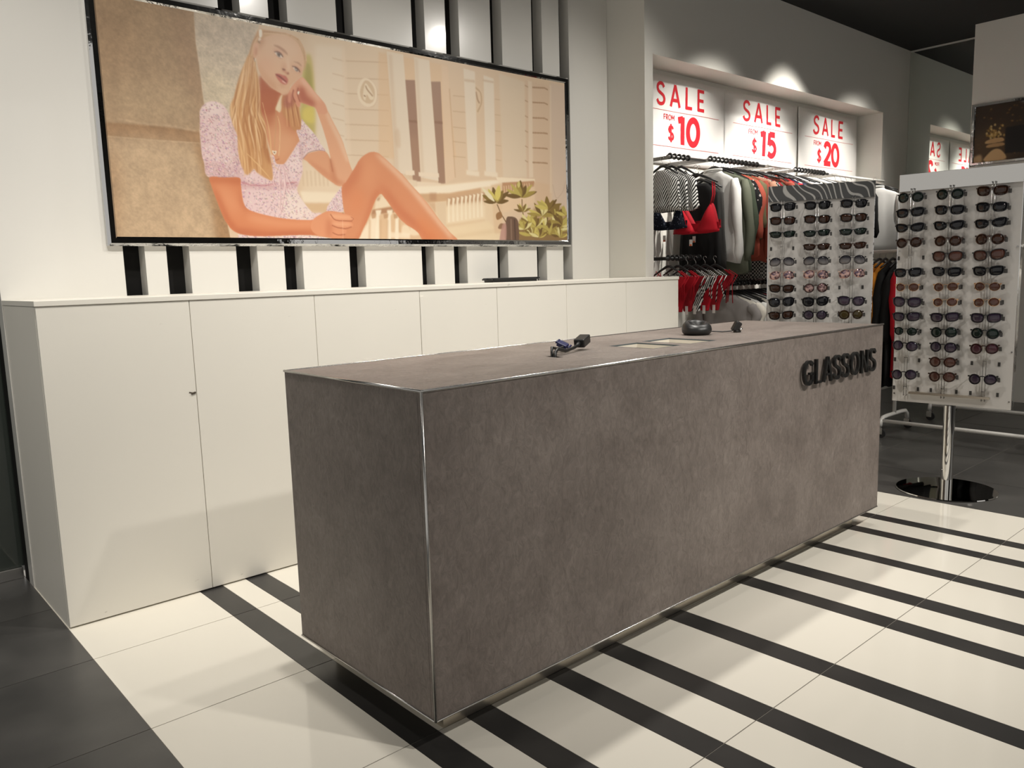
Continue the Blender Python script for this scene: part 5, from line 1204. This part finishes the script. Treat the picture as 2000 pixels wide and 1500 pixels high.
LOOK = {'wayfarer': 'square', 'cat': 'cat-eye', 'slim': 'narrow', 'aviator': 'aviator', 'round': 'rounded', 'smallround': 'small round', 'big': 'oversized'}
LCOL = {'black': 'black', 'brown': 'brown-lensed', 'green': 'dark green', 'smoke': 'smoky gradient', 'purple': 'purple gradient', 'amber': 'amber', 'olive': 'olive', 'rose': 'mirrored rose', 'tort': 'mirrored tortoiseshell', 'maroon': 'maroon'}
def make_glasses(parent_m, kind, lens, frame, label, group, jit):
    t = thing('sunglasses', label, 'sunglasses', (0, 0, 0), 0, group); t.matrix_world = parent_m @ Matrix.Rotation(jit[0], 4, 'Y') @ Matrix.Rotation(jit[1], 4, 'X')
    fm, lm, tm_, tg, cx = glasses_meshes(kind)
    link('frame', with_mat(fm, M_fr[frame]), t)
    for i, s in enumerate((1, -1)):
        link('lens', with_mat(lm[i], LENS[lens]), t, (s*cx, wrap(cx)+.0005, 0)); link('temple', with_mat(tm_[i], M_fr[frame]), t)
    link('swing_tag', with_mat(tg, M_tag), t)
def wavy_header():  # wavy light lines paint a distorted reflection into the dark header
    m = mat('painted wavy reflection', (.03, .03, .03), .16, coat=.4); nt, b = nodes_of(m); tc = nt.nodes.new('ShaderNodeTexCoord'); mp = nt.nodes.new('ShaderNodeMapping')
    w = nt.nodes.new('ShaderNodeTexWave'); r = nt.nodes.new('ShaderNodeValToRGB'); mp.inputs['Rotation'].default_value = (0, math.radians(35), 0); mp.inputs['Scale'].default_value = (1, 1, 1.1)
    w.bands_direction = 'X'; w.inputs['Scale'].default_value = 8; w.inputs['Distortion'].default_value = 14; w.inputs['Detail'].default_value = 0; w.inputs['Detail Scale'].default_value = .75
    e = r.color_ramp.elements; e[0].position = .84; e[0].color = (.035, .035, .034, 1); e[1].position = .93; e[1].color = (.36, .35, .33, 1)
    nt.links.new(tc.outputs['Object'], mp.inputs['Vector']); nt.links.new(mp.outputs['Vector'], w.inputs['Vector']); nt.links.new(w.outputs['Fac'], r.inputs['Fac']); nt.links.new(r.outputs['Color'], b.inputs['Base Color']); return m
def make_rack(label, loc, ang, cols, header_mat, cells, rowsN, who):
    t = thing('sunglasses_rack', label, 'display rack', loc, ang)
    z0, z1, zh = .491, 1.768, 1.676; y = -.022
    MB().box(-.3, .3, y, y+.004, z0, z1).build('panel', M_rackboard, t)
    MB().box(-.3, .3, .022, .026, z0, z1).build('panel', M_rackboard, t)
    for za in (z0+.002, z1-.02): MB().box(-.3, .3, y+.0045, .0215, za, za+.018).build('spacer', M_rackboard, t)
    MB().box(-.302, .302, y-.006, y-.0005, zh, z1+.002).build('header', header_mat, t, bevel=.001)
    MB().box(.300, .303, y, .026, z0, z1).box(-.303, -.300, y, .026, z0, z1).build('edge_strip', M_chrome, t)
    smooth_angle(MB().lathe([(.030, .012), (.030, z0-.004), (.017, z0-.002), (.017, z1-.03)], 28).build('pole', M_mirrorsteel, t))
    MB().lathe([(.001, 0), (.255, 0), (.258, .004), (.255, .009), (.03, .012), (.001, .012)], 64).build('base', M_mirrorsteel, t, smooth=False)
    slots, clips, screws = MB(), MB(), MB()
    for cx in cols:
        for k in (-1, 1):
            MB().tube([(cx+k*.0075, y-.016, zh+.012), (cx+k*.0075, y-.016, z0+.036)], .0016, 6).build('rod', M_wire, t, smooth=True)
        clips.tube([(cx-.0075, y, zh+.010), (cx-.0075, y-.018, zh+.012)], .003, 8).tube([(cx+.0075, y, zh+.010), (cx+.0075, y-.018, zh+.012)], .003, 8).tube([(cx-.0075, y, z0+.04), (cx-.0075, y-.018, z0+.04)], .002, 8).tube([(cx+.0075, y, z0+.04), (cx+.0075, y-.018, z0+.04)], .002, 8)
        for r_ in range(rowsN):
            z = 1.640-.0823*r_
            for s in (-1, 1): slots.box(cx+s*.065-.006, cx+s*.065+.006, y-.0012, y-.0002, z-.013, z+.009)
            clips.tube([(cx-.009, y-.017, z+.012), (cx+.009, y-.017, z+.012)], .0022, 6)
    for x in (-.29, .29):
        for z in (.535, .80, 1.35): screws.tube([(x, y-.003, z), (x, y-.0002, z)], .0045, 10)
    for nm, mb, m in (('temple_slots', slots, M_slot), ('nose_clips', clips, M_wire), ('screws', screws, M_wire)): mb.build(nm, m, t)['kind'] = 'stuff'
    MB().box(cols[0]+.02, cols[2]+.03, y-.020, y-.0005, .541, .553).build('ledge', M_steel, t)
    base = Matrix.Translation(loc) @ Matrix.Rotation(ang, 4, 'Z'); rn = random.Random(int(loc[1]*100)+5)
    for (r_, c_), (kind, lens, frame) in cells.items():
        m = base @ Matrix.Translation((cols[c_], y-.050, 1.640-.0823*r_))
        lab = '%s %s sunglasses, %s row, %s column, %s' % (LCOL[lens], LOOK[kind], ORD[r_], ('left', 'middle', 'right')[c_], who)
        make_glasses(m, kind, lens, frame, lab, 'sunglasses on the '+who, (rn.uniform(-.05, .05), rn.uniform(-.06, .06)))
def cells_from(table):
    d = {}
    for r_, row in enumerate(table):
        for c_, e_ in enumerate(row):
            if e_: d[r_, c_] = e_
    return d
bw, brw = ('wayfarer', 'black', 'black'), ('wayfarer', 'brown', 'black')
T1 = [[bw]*3, [brw]*3, [('slim', 'green', 'black')]*3, [None, ('slim', 'brown', 'brown'), ('slim', 'brown', 'brown')], [('aviator', 'smoke', 'black')]*3,
      [('aviator', 'rose', 'rosef')]*3, [brw, ('round', 'tort', 'brown'), None], [('big', 'black', 'black'), ('big', 'black', 'black'), ('big', 'purple', 'black')], [brw, ('round', 'purple', 'black'), ('round', 'olive', 'brown')],
      [bw, brw, bw], [('round', 'purple', 'black')]*3]
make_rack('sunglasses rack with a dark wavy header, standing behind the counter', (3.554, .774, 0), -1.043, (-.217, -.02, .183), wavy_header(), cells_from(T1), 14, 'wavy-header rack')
sr = ('smallround', 'amber', 'gold'); pg = ('big', 'purple', 'black'); ca = ('cat', 'black', 'black')
T2 = [[('round', 'green', 'black'), ('round', 'green', 'black'), ('wayfarer', 'brown', 'brown')], [bw]*3, [ca]*3, [('round', 'brown', 'brown')]*3, [None, ('big', 'amber', 'black'), ('big', 'amber', 'black')], [bw]*3,
      [sr]*3, [pg, sr, sr], [('wayfarer', 'purple', 'black')]*3, [('smallround', 'green', 'black'), ('round', 'green', 'black'), ('round', 'green', 'black')], [('round', 'purple', 'black'), ('round', 'purple', 'black'), ('round', 'maroon', 'brown')],
      [None, ('round', 'amber', 'brown'), None], [('round', 'purple', 'black'), ('round', 'amber', 'brown'), ('round', 'purple', 'black')]]
make_rack('sunglasses rack with a mirror header on a round chrome base, at the right edge', (3.581, 0, 0), -1.499, (-.228, -.03, .17), mat('mirror acrylic', (.55, .54, .52), .03, 1, bump=(4, .3, .01)), cells_from(T2), 14, 'mirror-header rack')

# ------------------------------------------------------------------ clothes
def cloth(name, col, pat=None, col2=(0, 0, 0), scale=30, rot=0):
    m = mat('cloth '+name, col, .85, spec=.2, bump=(300, .15, .001)); nt, b = nodes_of(m)
    if pat:
        tc = nt.nodes.new('ShaderNodeTexCoord'); r = nt.nodes.new('ShaderNodeValToRGB'); r.color_ramp.interpolation = 'CONSTANT'
        mp = nt.nodes.new('ShaderNodeMapping'); mp.inputs['Rotation'].default_value = (0, rot, 0); nt.links.new(tc.outputs['Object'], mp.inputs['Vector'])
        if pat == 'stripe':
            w = nt.nodes.new('ShaderNodeTexWave'); w.inputs['Scale'].default_value = scale; w.inputs['Distortion'].default_value = 2.2; w.inputs['Detail'].default_value = 0; w.inputs['Detail Scale'].default_value = .5; thr = .5; out = w.outputs['Fac']
        elif pat == 'check':
            w = nt.nodes.new('ShaderNodeTexChecker'); w.inputs['Scale'].default_value = scale; thr = .5; out = w.outputs['Fac']
        else:
            w = nt.nodes.new('ShaderNodeTexVoronoi'); w.inputs['Scale'].default_value = scale; thr = .26; out = w.outputs['Distance']
        r.color_ramp.elements[0].color = (*col2, 1); r.color_ramp.elements[1].position = thr; r.color_ramp.elements[1].color = (*col, 1)
        nt.links.new(mp.outputs['Vector'], w.inputs['Vector']); nt.links.new(out, r.inputs['Fac']); nt.links.new(r.outputs['Color'], b.inputs['Base Color'])
    return m
K = {'white': cloth('white', (.72, .71, .68)), 'offwhite': cloth('cream', (.70, .66, .58)), 'sage': cloth('sage', (.14, .15, .11)), 'forest': cloth('forest', (.06, .075, .05)), 'blackfl': cloth('black floral', (.014, .013, .014), 'dots', (.45, .40, .38), 30),
     'coral': cloth('coral', (.46, .10, .065)), 'olive': cloth('olive', (.17, .15, .08)), 'rust': cloth('rust', (.33, .070, .045)), 'peach': cloth('peach', (.62, .34, .23)), 'gingham': cloth('gingham', (.60, .58, .55), 'check', (.02, .02, .02), 70),
     'crimson': cloth('crimson', (.33, .014, .022)), 'red': cloth('red', (.42, .010, .020)), 'black': cloth('black', (.012, .012, .012)), 'navy': cloth('navy', (.015, .02, .045)), 'stripe': cloth('zebra stripe', (.75, .74, .71), 'stripe', (.012, .012, .012), 22, .5),
     'navyfl': cloth('navy floral', (.012, .016, .028), 'dots', (.14, .15, .20), 60), 'orange': cloth('orange', (.62, .23, .025)), 'charcoal': cloth('charcoal', (.045, .043, .04)), 'grey': cloth('grey', (.28, .26, .25)), 'tan': cloth('tan', (.40, .28, .19))}
M_hook = mat('hanger wire', (.5, .49, .47), .3, 1)
M_pill = mat('pale tag', (.75, .70, .66), .6); M_tagr = mat('orange tag', (.75, .16, .04), .6)
def hanger(t, w, m, z=-.055):
    MB().tube([(0, 0, z), (0, 0, z+.028), (.016, 0, z+.048), (.012, 0, z+.064), (-.004, 0, z+.066), (-.012, 0, z+.054)], .0018, 6).build('hanger_hook', M_hook, t, smooth=True)
    MB().tube([(-w, 0, z-.062), (-w*.5, 0, z-.026), (-.012, 0, z), (.012, 0, z), (w*.5, 0, z-.026), (w, 0, z-.062)], [.006, .008, .010, .010, .008, .006], 8).build('hanger', m, t, smooth=True)
def shell(levels, n=30, seed=0, fold=.010, k=5):
    """levels: (z, half width, half thickness, y shift, fold strength)"""
    rn = random.Random(seed); ph = rn.uniform(0, 6); p2_ = rn.uniform(0, 6); rings = []
    for z, a, b_, y, fs in levels:
        ring = []
        for j in range(n):
            q = 2*PI*j/n; c, s = math.cos(q), math.sin(q)
            x = a*math.copysign(abs(c)**.75, c); dy = b_*math.copysign(abs(s)**.8, s)
            rip = fold*fs*(math.sin(k*c*2.2+ph+z*3)+.6*math.sin(k*c*4.1+p2_-z*5))
            ring.append((x, y+dy+rip, z+(.012*fs*math.sin(3*q+ph))))
        rings.append(ring)
    return rings
def garment(name, label, cat, group, loc, rz, m, length=.62, width=.42, sleeve=.5, flare=1.0, seed=0, neck=.075, hang=None, tag=False, thick=.022, collar=False):
    t = thing(name, label, cat, loc, rz, group); h = width/2; zt = -.085
    hanger(t, h*.86, hang or M_plastic)
    lv = [(zt, neck, .020, 0, 0), (zt-.02, neck*1.25, .024, 0, 0), (zt-.045, h*.72, .026, 0, .1), (zt-.075, h*.93, .026, 0, .2), (zt-.13, h*.92, thick*1.25, 0, .4)]
    for i in range(1, 7): u = i/6; lv.append((zt-.13-(length-.13)*u, h*(.92+(flare-.92)*u)*(1+.01*math.sin(seed+i*2)), thick*(1.25-.15*u), .004*math.sin(seed+i), .4+.6*u))
    MB().loft(shell(lv, 30, seed)).build('body', m, t, smooth=True)
    if collar: MB().tube([(neck*math.cos(q)*1.05, .024*math.sin(q), zt+.006+.004*math.sin(q)) for q in (2*PI*i/16 for i in range(17))], .008, 8).build('collar', m, t, smooth=True)
    if sleeve:
        rn = random.Random(seed+9)
        for s in (-1, 1):
            pts, rad = [], []
            for i in range(9):
                u = i/8; pts.append((s*(h*.86+.045*math.sin(min(u*2, 1)*PI/2)-.012*u+.008*math.sin(u*9+seed)), .010*math.sin(u*5+seed+s), zt-.070-sleeve*u)); rad.append((.040 if i else .022)*(1-.30*u)*(1+.10*math.sin(u*14+seed*2))*(1.12 if i == 7 else 1)*(.85 if i == 8 else 1))
            MB().tube(pts, rad, 12).build('sleeve', m, t, smooth=True)
    if tag: MB().box(-.015, .015, -.034, -.033, zt-.30, zt-.24).build('price_tag', M_pill, t)
    return t
RZ = PI/2
# wall rails with brackets
RY, RZT = 1.82, 2.07
def rail(label, x0, x1, z, m, y=RY, r=.011, tabs=0):
    t = thing('wall_rail', label, 'clothes rail', (x0, y, z), 0, 'clothes rails in the alcove')
    MB().tube([(0, 0, 0), (x1-x0, 0, 0)], r, 10).build('bar', m, t, smooth=True)
    for x in (.06, x1-x0-.06): MB().box(x-.006, x+.006, 0, AB-y-.001, -.012, .012).build('bracket', m, t)
    for i in range(tabs): o_ = MB().lathe([(.020, -.006), (.022, 0), (.020, .006)], 16).build('size_ring', M_plastic, t); o_.rotation_euler = (0, PI/2, 0); o_.location = (.03+i*.052, 0, .004)
M_rail = mat('grey rail', (.25, .24, .23), .35, 1)
rail('grey wall rail carrying the striped cropped tops', 3.42, 3.86, 2.055, M_rail, tabs=5)
rail('grey wall rail ringed black, carrying long-sleeved tops and jackets', 3.90, 4.66, RZT, M_rail, tabs=13)
rail('pale wall rail carrying short dark tops, middle of the alcove', 4.72, 5.06, RZT+.01, M_whitepl)
rail('wall rail ringed black, carrying white shirts behind the wavy-header rack', 5.12, 5.70, RZT, M_rail, tabs=10)
rail('pale wall rail ending in the white jacket, right side of the alcove', 5.78, 6.82, RZT, M_whitepl)
rail('low black wall rail carrying red bikini bottoms', 3.40, 3.98, 1.36, M_plastic, tabs=8)
rail('low black wall rail carrying white T-shirts', 4.0, 4.85, 1.16, M_plastic, tabs=14)
G1 = 'tops and jackets on the ringed wall rail'
seq = [('white', 'white long-sleeved top facing out, front of the ringed rail', 'top', .66, .40, .60), ('sage', 'sage green jacket directly behind the white long-sleeved top', 'jacket', .74, .44, .58), ('forest', 'dark forest green jacket behind the sage one', 'jacket', .72, .42, .54),
       ('blackfl', 'black floral blouse behind the forest green jacket', 'blouse', .56, .40, .36), ('coral', 'coral red blouse behind the black floral one', 'blouse', .62, .40, .42), ('olive', 'thin olive top between the coral and rust blouses', 'top', .50, .38, .34),
       ('rust', 'rust red blouse with long sleeves behind the olive top', 'blouse', .66, .40, .56), ('peach', 'peach pink jacket with wide sleeves in the middle of the alcove', 'jacket', .52, .46, .44), ('gingham', 'black and white gingham dress behind the peach jacket', 'dress', .80, .42, .30),
       ('crimson', 'crimson top behind the gingham dress', 'top', .56, .40, .30), ('forest', 'dark green top next to the crimson one', 'top', .52, .38, .28)]
xs_ = [3.97, 4.07, 4.13, 4.19, 4.25, 4.30, 4.36, 4.43, 4.50, 4.56, 4.61]
for i, ((k, lab, cat, ln, wd, slv), x) in enumerate(zip(seq, xs_)):
    garment({'top': 'long_sleeved_top', 'jacket': 'jacket', 'blouse': 'blouse', 'dress': 'dress'}[cat], lab, cat, G1, (x, RY, RZT), RZ+(.06 if i else 0), K[k], ln, wd, slv, 1.05, i+1, collar=(i == 0))
G2 = 'short tops on the pale middle rail'
for i, (k, lab) in enumerate((('rust', 'rust red short top, first on the pale middle rail'), ('charcoal', 'charcoal short top, second on the pale middle rail'), ('crimson', 'dark red short top, third on the pale middle rail'), ('navy', 'navy short top, fourth on the pale middle rail'))):
    garment('short_top', lab, 'top', G2, (4.74+i*.07, RY, RZT+.01), RZ, K[k], .42, .38, .16, 1, 20+i)
G3 = 'shirts hanging behind the wavy-header rack'
for i, (x, k, lab) in enumerate(((5.02, 'white', 'white shirt at the end of the pale middle rail'), (5.14, 'black', 'black jacket facing out above the wavy header'), (5.22, 'grey', 'grey top just behind the black jacket'), (5.36, 'white', 'white shirt, first behind the grey top'), (5.44, 'white', 'white shirt, second behind the grey top'), (5.52, 'black', 'black shirt between white shirts above the rack header'),
        (5.60, 'white', 'white shirt after the black one above the rack header'), (5.66, 'offwhite', 'cream shirt at the end of the ringed rail above the rack'), (5.84, 'white', 'white shirt, first on the right-hand pale rail'), (5.95, 'coral', 'coral top on the right-hand pale rail'), (6.05, 'black', 'black top beside the coral one, right-hand rail'), (6.16, 'black', 'second black top on the right-hand rail'))):
    garment('shirt', lab, 'shirt', G3, (x, RY, RZT), RZ, K[k], .60, .42, .40, 1, 40+i, hang=M_whitepl if k == 'white' else M_plastic)
garment('collared_jacket', 'white collared jacket hanging at the right end of the alcove', 'jacket', 'shirts hanging behind the wavy-header rack', (6.50, RY-.06, RZT), RZ+.30, K['white'], .60, .46, .56, 1.02, 77, collar=True)
garment('collared_jacket', 'second white jacket half hidden behind the end jacket', 'jacket', 'shirts hanging behind the wavy-header rack', (6.66, RY, RZT), RZ+.1, K['offwhite'], .66, .44, .54, 1.02, 78)
G4 = 'T-shirts on the low wall rail'
for i, (k, lab) in enumerate((('grey', 'grey T-shirt facing out, first on the low rail'), ('offwhite', 'cream T-shirt, second on the low rail'), ('white', 'white T-shirt, third on the low rail'), ('black', 'black T-shirt between white ones on the low rail'), ('offwhite', 'cream T-shirt, fifth on the low rail'), ('white', 'white T-shirt, sixth on the low rail'), ('crimson', 'crimson T-shirt, seventh on the low rail'), ('white', 'white T-shirt, eighth on the low rail'), ('red', 'red T-shirt, last on the low rail'))):
    garment('t_shirt', lab, 'T-shirt', G4, (4.13+i*.075, RY-.02, 1.16), RZ+.12, K[k], .50, .44, .17, 1, 60+i)
for i, (x, k, lab) in enumerate(((3.86, 'black', 'black long top hanging behind the red bikini top'), (3.92, 'charcoal', 'charcoal dress hanging behind the black long top'))):
    garment('dress', lab, 'dress', 'dark dresses behind the bikini tops', (x, RY+.04, 1.98), RZ, K[k], .62, .34, 0, 1.1, 80+i)
# swimwear
def cup(w, h, dep, m, parent, loc, mirror=1, n=8):
    mb = MB(); R = []
    for i in range(n+1):
        u = i/n; hw = w*(1-u)**.8/2+.003; row = []
        for j in range(n+1): v = 2*j/n-1; row.append((v*hw+mirror*w*.18*u, dep*(1-v*v)*math.sin(min(1, (1-u)*1.25+.12)*PI*.75), h*u))
        R.append(row)
    b0 = len(mb.v)
    for row in R: mb.v += row
    for i in range(n):
        for j in range(n): a = i*(n+1)+j; mb.f.append((a, a+1, a+n+2, a+n+1))
    o_ = mb.build('cup', m, parent, smooth=True); s_ = o_.modifiers.new('thickness', 'SOLIDIFY'); s_.thickness = .004; o_.location = loc; return o_
def bikini_top(label, loc, m, scale=1.0, rz=RZ, drop=0):
    t = thing('bikini_bra', label, 'bikini top', loc, rz, 'bikini tops in the alcove'); hanger(t, .15*scale, M_plastic)
    z = -.36*scale-drop
    for s in (-1, 1):
        cup(.17*scale, .17*scale, .045, m, t, (s*.085*scale, .004, z), s)
        MB().tube([(s*.115*scale, .006, z+.165*scale), (s*.13*scale, .004, z+.23*scale), (s*.125*scale, 0, -.115)], .005, 6).build('strap', m, t, smooth=True)
    MB().tube([(-.17*scale, -.012, z+.01), (-.09*scale, .012, z), (0, .018, z), (.09*scale, .012, z), (.17*scale, -.012, z+.01)], .008, 8).build('band', m, t, smooth=True)
    back = MB().box(-.165*scale, .165*scale, -.020, -.015, z, z+.06*scale); back.build('back_band', m, t)
    MB().box(.02, .045, .010, .011, z-.09, z-.045).build('price_tag', M_pill, t); MB().box(.024, .041, .0112, .012, z-.09, z-.078).build('sticker', M_tagr, t)
bikini_top('red bikini top with wide straps facing out, nearest the counter', (3.70, 1.785, 2.0), K['red'], 1.12, RZ, .06)
bikini_top('red bikini top tucked behind the nearest one', (3.76, 1.80, 2.0), K['crimson'], 1.05, RZ, .06)
for x_, y_, lab_ in ((3.47, 1.90, 'striped cropped top at the far left of the alcove'), (3.54, 1.88, 'second striped cropped top from the left of the alcove'), (3.62, 1.86, 'striped cropped top just behind the red bikini tops')): garment('cropped_top', lab_, 'top', 'striped tops in the alcove', (x_, y_, 2.055), RZ, K['stripe'], .27, .30, 0, 1.05, int(x_*100), neck=.05)
bikini_top('navy floral bikini top below the striped tops', (3.66, 1.99, 2.0), K['navyfl'], .9, RZ, .10)
def bikini_bottom(label, loc, m, rz=RZ, seed=0, tie=None):
    t = thing('bikini_bottom', label, 'bikini bottom', loc, rz, 'bikini bottoms on the low rail'); hanger(t, .13, M_plastic); rn = random.Random(seed)
    z = -.13; poly = [(-.15, 0), (.15, 0), (.14, -.05), (.075, -.11), (.04, -.20), (.03, -.25), (-.03, -.25), (-.04, -.20), (-.075, -.11), (-.14, -.05)]
    o_ = MB().prism([(x, z+zz) for x, zz in poly], -.012, .012).build('brief', m, t, bevel=.006)
    for s in (-1, 1):
        for q in range(3):
            x = s*.14+rn.uniform(-.02, .02); MB().tube([(s*.145, 0, z-.01), (x+.03, .02, z+.04), (x+.045*s, .03, z), (x, .025, z-.06), (x+rn.uniform(-.03, .03), .02, z-.14-.06*rn.random())], .0038, 6).build('tie', tie or m, t, smooth=True)
    MB().box(-.012, .012, .013, .014, z-.27, z-.21).build('price_tag', M_pill, t)
for i, (x, y, k, tie, lab) in enumerate(((3.46, 1.84, 'red', None, 'red tie-side bikini bottom, first on the low rail'), (3.53, 1.81, 'red', 'red', 'red tie-side bikini bottom, second on the low rail'), (3.60, 1.78, 'crimson', 'stripe', 'dark red bikini bottom with striped ties on the low rail'), (3.67, 1.76, 'stripe', 'stripe', 'striped bikini bottom between red ones on the low rail'), (3.74, 1.73, 'red', 'stripe', 'red bikini bottom behind the striped one'), (3.82, 1.70, 'crimson', None, 'dark red bikini bottom, last on the low rail'))):
    bikini_bottom(lab, (x, y, 1.36), K[k], RZ, i, K[tie] if tie else None)

# ------------------------------------------------------------------ rolling garment rails behind the racks
def rolling_rail(label, x0, items, ya=.88, yb=-.95, zt=1.37):
    t = thing('rolling_rail', label, 'clothes rail', (x0, 0, 0), 0, 'rolling clothes rails')
    xc = .22
    MB().tube([(0, ya, .125), (0, yb, .125)], .014, 10).build('base_tube', M_whitepl, t, smooth=True)
    for y in (ya, yb):
        MB().tube([(-.02, y, .085), (-.012, y, .12), (.02, y, .145), (.10, y, .15), (2*xc-.10, y, .15), (2*xc-.02, y, .145), (2*xc+.012, y, .12), (2*xc+.02, y, .085)], .015, 10).build('foot', M_whitepl, t, smooth=True)
        MB().tube([(xc, y, .15), (xc, y, zt)], .014, 10).build('post', M_whitepl, t, smooth=True)
        for x in (-.02, 2*xc+.02):
            cs = MB().tube([(x, y, .085), (x, y, .07)], .010, 10).box(x-.012, x-.008, y-.02, y+.02, .028, .075).box(x+.008, x+.012, y-.02, y+.02, .028, .075).build('caster', M_alu, t)
            MB().tube([(x-.007, y-.008, .033), (x+.007, y-.008, .033)], .033, 18).build('wheel', M_rubber, cs)
    MB().tube([(xc, ya+.22, zt), (xc, yb, zt)], .013, 10).build('top_bar', M_whitepl, t, smooth=True)
    for i, (y, k, ln, wd, slv, lab, nm) in enumerate(items):
        garment(nm, lab, nm.replace('_', ' '), 'clothes on the rolling rails', (x0+xc, y, zt), .12*math.sin(i*3), K[k], ln, wd, slv, 1.08, 100+i+int(x0*10))
rolling_rail('white rolling clothes rail on casters behind the mirror-header rack', 4.76,
  [(1.03, 'orange', .80, .42, .5, 'orange dress at the near end of the white rolling rail', 'dress'), (.985, 'orange', .78, .42, .45, 'second orange dress on the white rolling rail', 'dress'), (.93, 'black', .92, .44, .5, 'long black dress beside the orange ones', 'dress'), (.88, 'black', .90, .44, .5, 'black dress, second from the orange ones', 'dress'), (.77, 'charcoal', .88, .42, .4, 'charcoal dress on the white rolling rail', 'dress'),
   (.825, 'red', .84, .46, .5, 'red dress on the white rolling rail', 'dress'), (.71, 'black', .86, .42, .4, 'black dress behind the red one', 'dress'), (-.22, 'grey', .8, .42, .5, 'grey dress right of the mirror-header rack', 'dress'), (-.30, 'white', .70, .42, .5, 'white shirt right of the mirror-header rack', 'shirt'), (-.40, 'white', .70, .42, .5, 'second white shirt right of the mirror-header rack', 'shirt'), (-.5, 'offwhite', .72, .42, .5, 'cream shirt right of the mirror-header rack', 'shirt')])
rolling_rail('second white rolling clothes rail, farther back near the mirror', 5.68,
  [(.75, 'black', .9, .44, .5, 'black dress on the farther rolling rail', 'dress'), (.64, 'black', .9, .44, .5, 'second black dress on the farther rolling rail', 'dress'), (.53, 'charcoal', .9, .44, .5, 'charcoal dress on the farther rolling rail', 'dress')])
